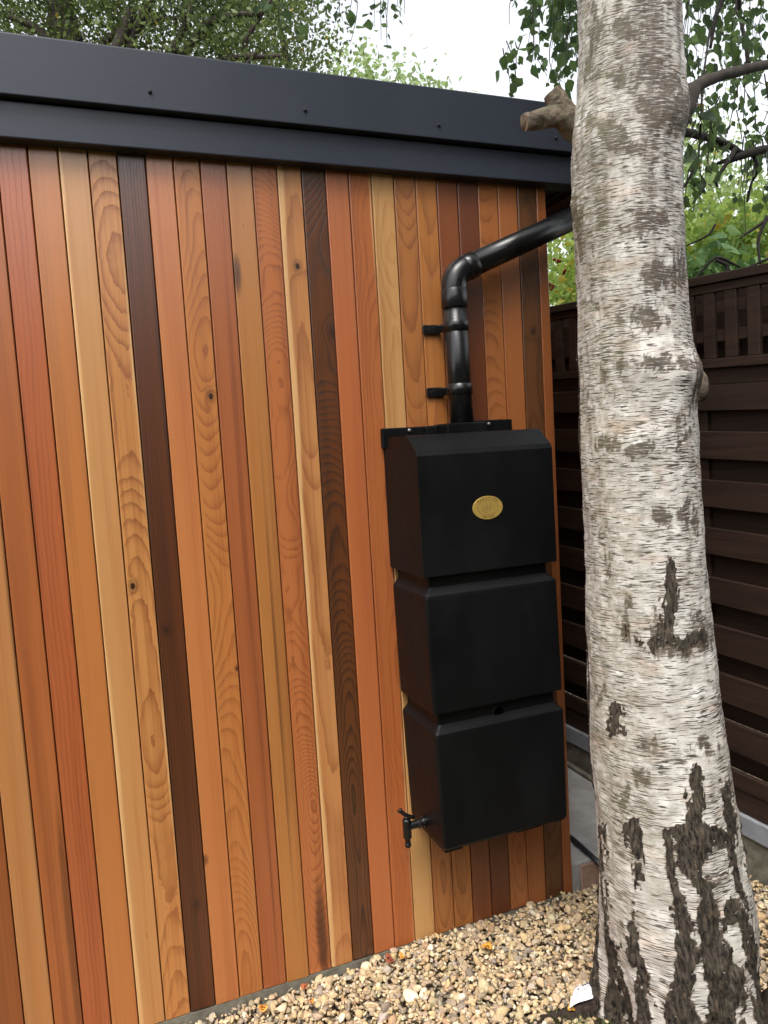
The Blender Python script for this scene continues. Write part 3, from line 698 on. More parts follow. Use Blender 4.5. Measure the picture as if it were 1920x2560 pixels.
fbox('rail', S0, S1, .205, .288, -.03, .008, FM[1])
for s in (-.75, .155, 1.05, 1.95, 2.85): fbox('batten', s, s + .03, .29, 1.69, -.0225, -.002, FM[2])
fbox('gravel_board', S0, S1, .133, .203, -.03, .020, m_plinth, bev=.004)
fbox('footing', S0, S1, -.25, .131, -.05, .010, m_conc2, bev=.004)
for i in range(4): fbox('trellis_backing', S0, S1, 1.62 + i * .09, 1.722 + i * .09, -.13 - .016 * (i % 2), -.115 - .016 * (i % 2), FM[i % 3])
for i in range(3): fbox('neighbour_post', -1.2 + i * 1.8, -1.1 + i * 1.8, 0, 1.95, -.23, -.135, FM[i])

# ------------------------------------------------------------------ hose on the slab
hp = [hZ(1380, 2060, .10), hZ(1432, 2098, .10), hZ(1465, 2128, .10), hZ(1500, 2160, .085), hZ(1560, 2215, .03), hZ(1640, 2260, .02)]
tag(MB().tube(catmull(hp, 8), .009, 14).build('hose', m_hose, sm=True), 'black garden hose lying over the concrete slab edge behind the tree', 'hose')

# ------------------------------------------------------------------ birch
BASE = np.array([-.055, -.60, 0.]); DT = float((BASE - CAM) @ FW)
birch = empty('birch_tree', tuple(BASE), 'silver birch with peeling white bark standing in front of the fence', 'tree')
prof = [(2760, 1500, 1960), (2640, 1515, 1935), (2560, 1530, 1909), (2440, 1523, 1893), (2290, 1503, 1880), (2100, 1493, 1846), (1920, 1485, 1812), (1700, 1476, 1783), (1500, 1466, 1762), (1280, 1461, 1749), (1140, 1454, 1740),
        (1000, 1452, 1729), (900, 1450, 1722), (800, 1452, 1712), (700, 1446, 1706), (600, 1437, 1701), (500, 1429, 1697), (400, 1430, 1698), (300, 1440, 1702), (200, 1447, 1701), (100, 1449, 1699), (0, 1450, 1698), (-150, 1452, 1694), (-600, 1465, 1675)]
ax = []
hn = np.array([FW[0], FW[1], 0]); hn /= np.linalg.norm(hn); off = BASE @ hn
for row, l, r_ in prof:
    a, b_ = hit(l, row, hn, off), hit(r_, row, hn, off); ax.append((*(a + b_) / 2, np.linalg.norm(b_ - a) / 2 * .985))
ax = np.array(ax); ax = ax[np.argsort(ax[:, 2])]
zs = np.concatenate([np.arange(ax[0, 2], 2.95, .0062), np.arange(2.97, 6.4, .05)])
cxs = np.interp(zs, ax[:, 2], ax[:, 0]); cys = np.interp(zs, ax[:, 2], ax[:, 1]); rs = np.interp(zs, ax[:, 2], ax[:, 3])
hi = zs > ax[-1, 2]; rs = np.where(hi, ax[-1, 3] * (1 - .75 * (zs - ax[-1, 2]) / (6.4 - ax[-1, 2])), rs)
ker = np.ones(15) / 15
def sm_(a): return np.convolve(np.pad(a, 7, 'edge'), ker, 'valid')
cxs, cys, rs = sm_(cxs), sm_(cys), sm_(rs)
NA = 240
th0 = math.atan2(FW[1], FW[0])            # seam at the back
th = th0 + np.linspace(0, 2 * np.pi, NA + 1)
TH, ZG = np.meshgrid(th, zs); CX = cxs[:, None]; CY = cys[:, None]; RR = np.repeat(rs[:, None], NA + 1, 1)
flare = smooth(.42, -.05, ZG)
lob = np.sin(3 * TH + .6) * .5 + np.sin(5 * TH + 2.1) * .4 + np.sin(8 * TH + ZG * 2) * .22
P0 = np.stack([CX + RR * np.cos(TH), CY + RR * np.sin(TH), ZG], -1)
cyl = np.stack([np.cos(TH) * 2, np.sin(TH) * 2, ZG * 5], -1).reshape(-1, 3)
pix = project(P0.reshape(-1, 3)); nr = np.stack([np.cos(TH), np.sin(TH), 0 * TH], -1).reshape(-1, 3)
front = smooth(.15, -.1, nr @ FW)
# old dark bark: stroke lists (pixel x, pixel y, width) traced over the trunk
ST = [[(1652, 1540, 26), (1664, 1585, 40), (1700, 1605, 44), (1745, 1596, 40)], [(1578, 1560, 14), (1584, 1596, 24), (1630, 1612, 30), (1664, 1600, 30)], [(1495, 2070, 20), (1501, 2290, 26), (1524, 2383, 28), (1533, 2560, 34), (1540, 2760, 40)],
      [(1582, 2055, 22), (1591, 2180, 34), (1588, 2244, 18), (1579, 2296, 20), (1588, 2383, 26), (1602, 2499, 38), (1608, 2560, 46), (1610, 2760, 60)],
      [(1742, 1936, 30), (1740, 1990, 36), (1738, 2060, 44), (1726, 2110, 90), (1720, 2150, 80), (1735, 2190, 40)],
      [(1690, 2085, 40), (1760, 2085, 60), (1800, 2090, 54), (1828, 2085, 40)],
      [(1815, 1950, 14), (1826, 2040, 34), (1840, 2130, 30), (1852, 2230, 28), (1868, 2320, 30), (1884, 2400, 34), (1905, 2560, 40)],
      [(1672, 2080, 26), (1680, 2160, 36), (1686, 2240, 34), (1706, 2320, 40), (1716, 2380, 44), (1704, 2450, 60), (1700, 2510, 70), (1716, 2580, 90)],
      [(1766, 2220, 34), (1776, 2310, 60), (1796, 2390, 90), (1806, 2460, 90), (1800, 2560, 70)],
      [(1830, 2260, 20), (1812, 2330, 40)], [(1560, 2470, 14), (1566, 2560, 26)], [(1850, 2480, 14), (1846, 2560, 24)], [(1870, 2460, 12), (1876, 2560, 22)],
      [(1676, 1400, 18), (1678, 1470, 30), (1674, 1540, 40), (1668, 1590, 46)], [(1590, 1600, 24), (1640, 1615, 34), (1700, 1620, 40), (1756, 1600, 46)], [(1640, 1540, 34), (1636, 1580, 26)],
      [(1742, 1540, 24), (1746, 1600, 34)], [(1576, 1500, 22), (1566, 1550, 26), (1574, 1600, 22)], [(1512, 1390, 16), (1518, 1440, 14)], [(1534, 1770, 16), (1540, 1830, 20)], [(1503, 1725, 10), (1504, 1750, 10)],
      [(1596, 1855, 26), (1616, 1862, 20)], [(1520, 1296, 16), (1508, 1330, 10)], [(1660, 1292, 40), (1704, 1290, 28), (1740, 1300, 24)], [(1508, 930, 20), (1516, 960, 24), (1514, 1000, 18)], [(1470, 985, 22), (1478, 1000, 16)],
      [(1538, 915, 14), (1600, 912, 26), (1650, 905, 24), (1700, 915, 18)], [(1500, 1105, 14), (1560, 1125, 26), (1600, 1122, 30), (1630, 1120, 16)], [(1696, 1050, 20), (1702, 1090, 26), (1690, 1130, 14)],
      [(1730, 900, 14), (1738, 950, 30), (1734, 1010, 18)], [(1725, 1250, 16), (1730, 1310, 22), (1744, 1330, 12)], [(1640, 690, 60), (1690, 700, 40)], [(1490, 760, 14), (1500, 790, 18)], [(1560, 800, 20), (1580, 815, 14)], [(1610, 790, 50), (1650, 800, 30)],
      [(1490, 20, 18), (1480, 120, 20), (1476, 200, 16)], [(1510, 190, 40), (1600, 190, 30)], [(1560, 70, 50), (1600, 84, 30)], [(1620, 150, 40), (1640, 160, 40)], [(1640, 205, 50), (1680, 215, 50)],
      [(1486, 300, 40), (1515, 330, 56), (1560, 365, 50), (1610, 375, 24)], [(1640, 300, 50), (1670, 290, 70), (1690, 260, 60), (1700, 310, 50)], [(1600, 260, 20), (1660, 250, 30)], [(1610, 555, 60), (1650, 545, 30)], [(1560, 580, 30), (1600, 575, 26)],
      [(1445, 500, 26), (1446, 600, 20), (1456, 640, 18)], [(1700, 620, 14), (1704, 700, 18)], [(1690, 2640, 140), (1800, 2700, 140)], [(1600, 2700, 80), (1560, 2760, 60)],
      [(1766, 1880, 24), (1752, 1860, 18)], [(1600, 1940, 26), (1612, 1955, 20)], [(1558, 1975, 20), (1562, 2010, 18)]]
dk = np.full(len(pix), -30.0); sfm = np.full(len(pix), -30.0)
wn = fbm(np.c_[TH.ravel() * 9, ZG.ravel() * 22, 0 * ZG.ravel()], 21, 4) * 13 + fbm(np.c_[TH.ravel() * 30, ZG.ravel() * 150, 0 * ZG.ravel()], 22, 3) * 7
for si, stt in enumerate(ST):
    hard = si < 14 or si in (19, 47, 48)
    for (x0, y0, w0), (x1, y1, w1) in zip(stt[:-1], stt[1:]):
        dx, dy = x1 - x0, y1 - y0; tt = np.clip(((pix[:, 0] - x0) * dx + (pix[:, 1] - y0) * dy) / (dx * dx + dy * dy + 1e-6), 0, 1)
        ds = np.hypot(pix[:, 0] - x0 - tt * dx, pix[:, 1] - y0 - tt * dy)
        if hard: dk = np.maximum(dk, (w0 + tt * (w1 - w0)) * .5 - ds)
        else: sfm = np.maximum(sfm, (w0 + tt * (w1 - w0)) * .55 - ds)
dkf = smooth(-9, 9, dk + wn); soft = smooth(-10, 8, sfm + wn * 1.3)
rnd = fbm(np.c_[cyl[:, 0] * 2.2, cyl[:, 1] * 2.2, cyl[:, 2] * .5], 40, 4)
dkb = smooth(.25, .55, rnd + .55 * smooth(.6, 0, ZG.ravel()))
dark = dkf * front + dkb * (1 - front)
# displacement
d1 = fbm(cyl * np.array([1.2, 1.2, .8]), 3, 4) * .006
d2 = fbm(np.c_[cyl[:, 0] * 3, cyl[:, 1] * 3, cyl[:, 2] * 6], 9, 4) * .0012
ridg = (1 - np.abs(fbm(np.c_[TH.ravel() * 20, 0 * ZG.ravel(), ZG.ravel() * 8 + fbm(cyl, 4, 2)], 31, 4))) 
d3 = dark * (.0015 + .015 * (ridg - .55)) * (.08 + .92 * smooth(1.1, .35, ZG.ravel()))
grow = (flare ** 1.6 * lob * .05).ravel()
# swollen collars where limbs and scars sit
for (qx, qy, sr, amp) in ((1600, 905, 60, .012), (1715, 930, 55, .022), (1480, 345, 60, .012), (1690, 275, 60, .010), (1590, 1120, 50, .008), (1445, 520, 60, .008)):
    d2 = d2 + amp * np.exp(-((pix[:, 0] - qx) ** 2 + (pix[:, 1] - qy) ** 2) / sr ** 2) * front
disp = (d1 + d2 + d3 + grow)
disp = disp.reshape(TH.shape); disp[:, -1] = disp[:, 0]; disp = disp.ravel()
Vt = P0.reshape(-1, 3) + nr * disp[:, None]
grn = smooth(-.2, .9, nr @ -RT) * front * smooth(.2, .6, ZG.ravel()) * .9
grn = np.maximum(grn, .5 * front * np.exp(-((pix[:, 0] - 1500) ** 2 + (pix[:, 1] - 430) ** 2) / 80 ** 2))
grey = np.maximum(smooth(1.3, 2.3, ZG.ravel()) * (.50 + .5 * np.clip(rnd, -1, 1)), soft * front)  # upper trunk greyed: denser marks plus its weaker light, put into the colour
na = NA + 1; I = (np.arange(len(zs) - 1)[:, None] * na + np.arange(NA)[None]).ravel()
Fq = np.stack([I, I + 1, I + na + 1, I + na], 1)
tr = fastmesh('trunk', Vt, Fq, m_bark, None, col=np.stack([dark, grn, grey], 1), sm=True)
av = tr.data.attributes.new('barkuv', 'FLOAT_VECTOR', 'POINT')
uvv = np.stack([((TH - th0) * .15).ravel(), ZG.ravel(), 0 * ZG.ravel()], 1).astype(np.float32); av.data.foreach_set('vector', uvv.ravel())
put(tr, birch)
# peeling flakes
R = np.random.default_rng(11); fv = []; ff = []
cand = np.nonzero((ZG.ravel() > .05) & (ZG.ravel() < 2.6))[0]
for i in R.choice(cand, 900, replace=False):
    p = Vt[i]; nrm = nr[i]; tan = np.array([-nrm[1], nrm[0], 0]); a = R.uniform(.002, .007); b_ = R.uniform(.0008, .0022); cu = R.uniform(.0006, .0025)
    s_ = len(fv); sg = R.choice([-1, 1])
    fv += [p - nrm * .001 - (0, 0, b_), p - nrm * .001 + (0, 0, b_), p + tan * a * .6 * sg + nrm * cu * .5 + (0, 0, b_ * .9), p + tan * a * .6 * sg + nrm * cu * .5 - (0, 0, b_ * .8), p + tan * a * sg + nrm * cu * 1.3 + (0, 0, b_ * .5), p + tan * a * sg + nrm * cu * 1.3 - (0, 0, b_ * .4)]
    ff += [(s_, s_ + 1, s_ + 2, s_ + 3), (s_ + 3, s_ + 2, s_ + 4, s_ + 5)]
put(tag(fastmesh('bark_flakes', fv, ff, m_flake), kind='stuff'), birch)
# roots
rr_ = random.Random(4)
for pts, rads in (([(-.15, -.56, .06), (-.22, -.475, .022), (-.31, -.45, .006), (-.40, -.43, -.004), (-.50, -.41, -.02)], [.05, .028, .021, .016, .008]),
                  ([(-.12, -.70, .07), (-.22, -.76, .03), (-.36, -.78, .005), (-.48, -.79, -.02)], [.06, .05, .03, .015]),
                  ([(.05, -.70, .07), (.12, -.78, .03), (.2, -.88, -.01)], [.06, .045, .02])):
    P_ = catmull(pts, 6); rq = np.interp(np.linspace(0, 1, len(P_)), np.linspace(0, 1, len(rads)), rads)
    put(MB().tube(P_, list(rq), 18, wob=.34, rng=rr_).build('root', m_root, sm=True), birch)
# sawn off forked limb
DS = DT - .10
def lim(pts, n=14): return catmull([hD(x, y, d) for x, y, d in pts], n)
a = lim([(1530, 420, DT - .09), (1482, 362, DT - .13), (1440, 318, DT - .15), (1404, 284, DT - .16)])
stub = put(MB().tube(a, list(np.interp(np.linspace(0, 1, len(a)), [0, .25, .5, 1], [.056, .046, .036, .028])), 40, wob=.03, rng=rr_).rough(.004, 45, 3).build('cut_limb', m_stub, sm=True), birch)
b_ = lim([(1425, 300, DT - .155), (1392, 290, DT - .165), (1350, 298, DT - .18), (1312, 306, DT - .19)])
put(MB().tube(b_, list(np.interp(np.linspace(0, 1, len(b_)), [0, .5, 1], [.028, .023, .0195])), 40, wob=.03, rng=rr_).rough(.0028, 60, 4).build('fork', m_stub, sm=True), stub)
q_ = lim([(1420, 295, DT - .155), (1402, 268, DT - .16), (1390, 248, DT - .163), (1381, 232, DT - .165)])
put(MB().tube(q_, list(np.interp(np.linspace(0, 1, len(q_)), [0, .5, 1], [.028, .025, .0225])), 40, wob=.03, rng=rr_).rough(.0028, 60, 5).build('fork', m_stub, sm=True), stub)
for L_, r_ in ((b_, .0188), (q_, .0218)):
    dv = L_[-1] - L_[-2]; dv /= np.linalg.norm(dv)
    put(MB().tube([L_[-1] - dv * .002, L_[-1] + dv * .0012], [r_ * .96, r_ * .93], 20).build('sawn_end', m_sawn), stub)
# rounded knot on the right flank
kc = hD(1742, 965, DT - .04); kb = bv.copy(); kb = kb * (1 + .12 * fbm(bv * 2, 8, 2)[:, None]); kb = kb * np.array([.030, .030, .044])
put(fastmesh('knot', kb + kc, bf, m_stub, sm=True), birch)
# limbs
br = [([(1660, 330, DT), (1706, 268, DT + .02), (1740, 218, DT + .05), (1800, 190, DT + .12), (1870, 172, DT + .2), (1960, 150, DT + .32), (2100, 90, DT + .5)], [.05, .032, .017, .0145, .0135, .0125, .01]),
      ([(1650, 320, DT + .1), (1702, 328, DT + .25), (1760, 342, DT + .35), (1820, 362, DT + .4), (1856, 386, DT + .42)], [.016, .013, .011, .0105, .009]),
      ([(1794, 408, DT + .4), (1830, 398, DT + .41), (1862, 386, DT + .42), (1900, 376, DT + .45), (1980, 360, DT + .5)], [.005, .010, .013, .013, .012]),
      ([(1838, 372, DT + .4), (1826, 395, DT + .38), (1806, 424, DT + .37), (1790, 450, DT + .36), (1794, 468, DT + .36)], [.008, .007, .006, .006, .003]),
      ([(1700, 480, DT + .3), (1722, 448, DT + .3), (1738, 410, DT + .3), (1744, 402, DT + .3), (1720, 372, DT + .3)], [.004, .004, .004, .004, .003]),
      ([(1850, 595, DT + .5), (1890, 568, DT + .5), (1930, 540, DT + .5)], [.003, .005, .006]),
      ([(1900, 660, DT + .5), (1896, 600, DT + .5), (1918, 540, DT + .5)], [.004, .005, .006]),
      ([(1880, 385, DT + .45), (1895, 420, DT + .45), (1878, 460, DT + .48), (1868, 505, DT + .5)], [.006, .005, .004, .004]),
      ([(1776, 120, DT + .3), (1790, 40, DT + .3), (1810, -20, DT + .3), (1840, -200, DT + .2)], [.004, .007, .009, .012]),
      ([(1752, 300, DT + .2), (1758, 200, DT + .2), (1768, 120, DT + .25), (1776, 70, DT + .3)], [.003, .003, .003, .004]),
      ([(1752, 310, DT + .2), (1750, 340, DT + .25), (1746, 410, DT + .25)], [.003, .003, .002]),
      ([(1715, 615, DT + .9), (1770, 588, DT + .9), (1788, 560, DT + .9)], [.003, .004, .004]),
      ([(1790, 650, DT + 1.0), (1815, 662, DT + 1.0), (1820, 680, DT + 1.0)], [.007, .008, .007]),
      ([(1735, 700, DT + 1.0), (1775, 655, DT + 1.0), (1800, 645, DT + 1.0), (1850, 668, DT + 1.0)], [.004, .005, .006, .004]),
      ([(1855, 675, DT + .6), (1890, 660, DT + .6), (1925, 645, DT + .6)], [.003, .004, .005]),
      ([(1870, 160, DT + .2), (1864, 110, DT + .2), (1850, 40, DT + .2), (1846, -40, DT + .15)], [.006, .005, .005, .006])]
for pts, rads in br:
    P_ = lim(pts, 8); rq = np.interp(np.linspace(0, 1, len(P_)), np.linspace(0, 1, len(rads)), rads)
    put(MB().tube(P_, list(rq), 10, wob=.25, rng=rr_).build('branch', m_twig if rads[0] < .05 else m_hawbark, sm=True), birch)

# ------------------------------------------------------------------ foliage
LEAF = np.array([(0, 0, 0), (-.34, .28, .05), (-.40, .48, .07), (-.2, .78, .03), (0, 1.08, -.04), (.2, .78, .03), (.40, .48, .07), (.34, .28, .05), (0, .5, -.02)])
LF = np.array([(0, 8, 1), (1, 8, 2), (2, 8, 3), (3, 8, 4), (4, 8, 5), (5, 8, 6), (6, 8, 7), (7, 8, 0)])
OV = np.array([(0, 0, 0), (-.30, .5, .08), (0, 1.0, -.03), (.30, .5, .08)]); OF = np.array([(0, 2, 1), (0, 3, 2)])
def leaves(P, size, R, down=.5, shape='birch', yellow=.0, spread=1.0):
    N = len(P); d = R.normal(size=(N, 3)) * spread; d[:, 2] -= down * 2.5; d /= np.linalg.norm(d, axis=1)[:, None]
    a = R.normal(size=(N, 3)); x = np.cross(d, a); x /= np.linalg.norm(x, axis=1)[:, None]; zc = np.cross(x, d)
    L, Fc = (LEAF, LF) if shape == 'birch' else (OV, OF)
    s = (size * np.clip(np.exp(R.normal(0, .3, N)), .5, 1.6))[:, None, None]
    Vv = (L[None, :, 0:1] * x[:, None] + L[None, :, 1:2] * d[:, None] + L[None, :, 2:3] * zc[:, None]) * s + P[:, None]
    Fx = (Fc[None] + (np.arange(N) * len(L))[:, None, None]).reshape(-1, 3)
    col = np.stack([R.random(N), (R.random(N) < yellow) * R.uniform(.3, 1, N), 0 * P[:, 0]], 1)
    return Vv.reshape(-1, 3), Fx, np.repeat(col, len(L), 0)
R = np.random.default_rng(5)
pts = []; tw = MB()
def twig(px, y0, y1, D, dens=.030, sway=30):
    a = hD(px, y0, D); b = hD(px + R.normal(0, sway), y1, D + R.normal(0, .05)); n_ = max(3, int(np.linalg.norm(b - a) / .09))
    P_ = [a + (b - a) * k / n_ + R.normal(0, .010, 3) for k in range(n_ + 1)]; P_ = catmull(P_, 3)
    tw.tube(P_, list(np.linspace(.0022, .0009, len(P_))), 5)
    ln = np.linalg.norm(b - a); m = int(ln / dens)
    for k in range(m):
        q = P_[min(len(P_) - 1, int(k / m * len(P_)))]
        for _ in range(R.integers(1, 3)): pts.append(q + R.normal(0, .016, 3))
for k in range(26): twig(R.uniform(1395, 1470), -260, R.uniform(60, 235), R.uniform(DT + .25, DT + 1.0))
for k in range(9): twig(R.uniform(1310, 1400), -260, R.uniform(20, 215), R.uniform(DT + .3, DT + .9), .036)
for (x, y) in ((1375, 200), (1300, 222), (1262, 236), (1276, 226), (1330, 150), (1286, 60)): twig(x, y - 120, y, DT + .7, .030, 12)
for (x, y) in ((905, 105), (885, 60), (978, 124), (966, 90), (1030, 60), (1010, 30), (940, 50), (870, 60), (985, 70), (715, 80), (740, 40), (780, 20), (810, 60), (690, 60), (850, 30)): twig(x - R.uniform(5, 30), -200, y, R.uniform(2.4, 2.9), .042, 10)
for k in range(29): twig(R.uniform(1710, 1960), -320, R.uniform(-10, 330), R.uniform(DT + .1, DT + 1.1), .032)
for k in range(20): twig(R.uniform(1708, 1940), R.uniform(150, 330), R.uniform(340, 440), R.uniform(DT + .2, DT + .8), .034)
for k in range(9): twig(R.uniform(1850, 1960), R.uniform(300, 430), R.uniform(450, 620), R.uniform(DT + .4, DT + .8), .045)
for (x, y) in ((1735, 540), (1750, 520), (1716, 520), (1745, 500)): twig(x, y - 90, y, DT + .5, .03, 6)
pts_in = len(pts)
for k in range(1300):                       # the rest of the crown overhead
    a = R.uniform(0, 2 * np.pi); r_ = 2.1 * math.sqrt(R.random()); c0 = np.array([.1 + r_ * math.cos(a), -.3 + r_ * math.sin(a), 0]); z1 = R.uniform(3.6, 6.6) + .1 * r_
    for _ in range(24): pts.append(c0 + np.array([R.normal(0, .10), R.normal(0, .10), z1 - abs(R.normal(0, .35))]))
pts = np.array(pts)
if True:                                    # nothing of the overhead crown dips into the picture
    pj = project(pts); d_ = (pts - CAM) @ FW
    bad = (np.arange(len(pts)) >= pts_in) & (d_ > 0) & (pj[:, 1] > -60) & (pj[:, 0] > -80) & (pj[:, 0] < 2000)
    pts = pts[~bad]
V_, F_, C_ = leaves(pts, .030, R, .55, 'birch', .006)
crown = put(tag(fastmesh('crown', V_, F_, m_birchleaf, None, col=C_), kind='stuff'), birch)
put(tag(tw.build('twigs', m_twig), kind='stuff'), crown)

def tree(name, label, cat, base, blobs, n, size, mat, down=.3, shape='oval', yellow=0, branches=(), bmat=None, clus=.22, per=22, trunk=None, group=None, seed=1):
    R = np.random.default_rng(seed); o = empty(name, base, label, cat, group)
    P = []
    tot = sum(b[1][0] * b[1][1] * b[1][2] for b in blobs)
    for c, rr, in blobs:
        m = int(n / per * rr[0] * rr[1] * rr[2] / tot)
        u = R.normal(size=(m, 3)); u /= np.linalg.norm(u, axis=1)[:, None]; u *= (R.random(m) ** .45)[:, None]
        ctr = np.array(c) + u * np.array(rr)
        P.append((ctr[:, None] + R.normal(0, clus, (m, per, 3)) * np.array([1, 1, .75])).reshape(-1, 3))
    P = np.concatenate(P); V_, F_, C_ = leaves(P, size, R, down, shape, yellow)
    C_[:, 0] = np.clip(C_[:, 0] * .6 + .4 * np.repeat(smooth(-.6, .6, fbm(P * 1.6, seed, 2)), len(C_) // len(P)), 0, 1)
    put(tag(fastmesh('crown', V_, F_, mat, None, col=C_), kind='stuff'), o)
    if trunk:
        put(MB().tube(catmull(trunk[0], 6), list(np.interp(np.linspace(0, 1, (len(trunk[0]) - 1) * 6 + 1), np.linspace(0, 1, len(trunk[1])), trunk[1])), 12, wob=.15, rng=rr_).build('trunk', bmat, sm=True), o)
    for pts_, rads in branches:
        P_ = catmull(pts_, 6); put(MB().tube(P_, list(np.interp(np.linspace(0, 1, len(P_)), np.linspace(0, 1, len(rads)), rads)), 8, wob=.2, rng=rr_).build('branch', bmat, sm=True), o)
    return o
# big dense tree behind the left of the roof
D1 = 8.0
def g0(px, D):
    p = hD(px, 900, D); return (float(p[0]), float(p[1]), -.05)
base = g0(165, D1); top = hD(150, -250, D1)
tb = [base, (base[0], base[1], 1.5), tuple(hD(172, 200, D1)), tuple(hD(155, 60, D1)), tuple(hD(150, -120, D1)), tuple(top)]
bs = []
for (a, b_, c_, r_) in (((230, 230), (290, 130), (330, 20), .10), ((300, 260), (330, 90), (420, -60), .07), ((400, 200), (520, 60), (660, 30), .06), ((470, 210), (560, 150), (700, 140), .05), ((180, 200), (100, 80), (20, 40), .06),
                        ((360, 240), (450, 90), (500, -40), .05), ((560, 200), (620, 90), (690, -20), .04), ((100, 190), (60, 120), (-40, 60), .05), ((520, 230), (600, 180), (640, 130), .035), ((250, 120), (360, 60), (470, 40), .04)):
    bs.append(([hD(172, 330, D1), hD(*a, D1 - .2), hD(*b_, D1 - .4), hD(*c_, D1 - .5)], [r_ * 1.2, r_, r_ * .7, r_ * .4]))
def blob(px, py, D, rx, ry, rz): return (hD(px, py, D), (rx, ry, rz))
tree('broadleaf_tree', 'dense dark broadleaf tree with a thick trunk behind the left of the roof', 'tree', base,
     [blob(60, 60, D1, 1.2, 1.2, .95), blob(340, 60, D1 - .2, 1.3, 1.2, .9), blob(560, 130, D1 - .3, .9, 1.0, .8), blob(300, -220, D1, 2.2, 1.6, 1.1), blob(560, -60, D1, .95, 1.0, .8), blob(-250, -60, D1, 1.2, 1.3, 1.2)],
     54000, .048, m_hawleaf, .35, 'oval', .004, bs, m_hawbark, .16, 22, (tb, [.22, .2, .17, .15, .13, .08]), seed=3)
# looser yellow-green one to its right
base = g0(740, 9.5)
tree('hazel_tree', 'loose yellow green tree to the right of the dense tree above the roof', 'tree', base,
     [blob(700, 60, 9.5, .75, .7, .9), blob(720, -200, 9.5, .8, .8, .9), blob(770, 190, 9.4, .5, .5, .35), blob(640, 190, 9.5, .5, .5, .4)], 8000, .058, m_hawleaf, .3, 'oval', .03,
     [([base, hD(730, 300, 9.5), hD(700, 60, 9.5), hD(690, -200, 9.5)], [.08, .05, .03, .02])], m_hawbark, .2, 18, seed=8)
# pale sapling tips over the roof line
base = g0(980, 12)
tree('pale_tree', 'pale feathery tree tip rising just over the middle of the roof', 'tree', base,
     [blob(900, 205, 12, .55, .5, .32), blob(1010, 215, 12, .65, .5, .38), blob(830, 175, 12, .35, .4, .3), blob(1040, 330, 12, 1.4, .8, .6)], 2600, .10, m_hazeleaf, .0, 'oval', 0,
     [([base, hD(960, 500, 12), hD(950, 320, 12), hD(1000, 170, 12)], [.08, .05, .03, .01])], m_hawbark, .17, 14, seed=9)
# bushes beyond the fence
base = g0(1560, 4.2)
tree('flowering_shrub', 'bright lime green shrub with dried red flowers beyond the fence left of the birch', 'shrub', base,
     [blob(1420, 720, 4.2, .30, .35, .38), blob(1530, 720, 4.4, .4, .4, .4), blob(1400, 860, 4.2, .45, .4, .4)], 5000, .045, m_bushleaf, .0, 'oval', .12,
     [([base, hD(1500, 900, 4.2), hD(1440, 700, 4.2)], [.03, .02, .006])], m_hawbark, .09, 16, seed=12)
R = np.random.default_rng(2); rb = MB()
for (x, y) in ((1398, 656), (1411, 684), (1380, 722)):
    for _ in range(4): c0 = hD(x, y, 3.75) + R.normal(0, .008, 3); rb.tube([c0, c0 + (0, 0, .008), c0 + (0, 0, .016)], [.004, .009, .003], 6)
put(tag(rb.build('dried_flowers', m_redberry), kind='stuff'), bpy.data.objects['flowering_shrub'])
base = g0(1830, 4.6)
tree('leafy_bush', 'bright green leafy bush rising above the fence right of the birch', 'bush', base,
     [blob(1760, 660, 4.5, .32, .4, .36), blob(1860, 655, 4.7, .42, .4, .36), blob(1800, 800, 4.6, .7, .5, .45), blob(1970, 600, 4.8, .4, .4, .4)], 9000, .045, m_bushleaf, .15, 'birch', .03,
     [([base, hD(1800, 800, 4.6), hD(1790, 600, 4.6)], [.04, .02, .008])], m_hawbark, .10, 16, seed=14)
base = g0(1790, 4.0)
tree('ivy_clump', 'blue green ivy clump just over the fence top right of the birch', 'ivy', base,
     [blob(1790, 668, 4.0, .22, .2, .12), blob(1740, 700, 4.0, .12, .2, .14), blob(1800, 800, 4.0, .4, .2, .35)], 900, .055, m_ivyleaf, .4, 'birch', 0,
     [([base, hD(1790, 800, 4.0), hD(1790, 690, 4.0)], [.02, .015, .006])], m_hawbark, .08, 14, seed=15)
for i, (px, D, lab, bl, n_) in enumerate(((1760, 10, 'pale grey green tree far behind the fence right of the birch', [blob(1740, 470, 10, .65, .6, .9), blob(1830, 520, 10.5, .6, .6, .7), blob(1720, 300, 10.5, .35, .4, .5), blob(1800, 750, 10, 1.4, .8, .9)], 6500),
                                   (1420, 11, 'pale willow like tree far behind, seen between the wall and the birch', [blob(1410, 570, 11, .7, .6, .9), blob(1500, 480, 11, .8, .6, .8), blob(1420, 800, 11, 1.2, .8, .8)], 4200))):
    base = g0(px, D)
    tree('distant_tree', lab, 'tree', base, bl, n_, .085, m_hazeleaf, .3, 'oval', .02,
         [([base, hD(px, 800, D), hD(px + 20, 560, D), hD(px + 5, 380, D)], [.09, .06, .04, .01])], m_hawbark, .19, 16, group=None, seed=20 + i)

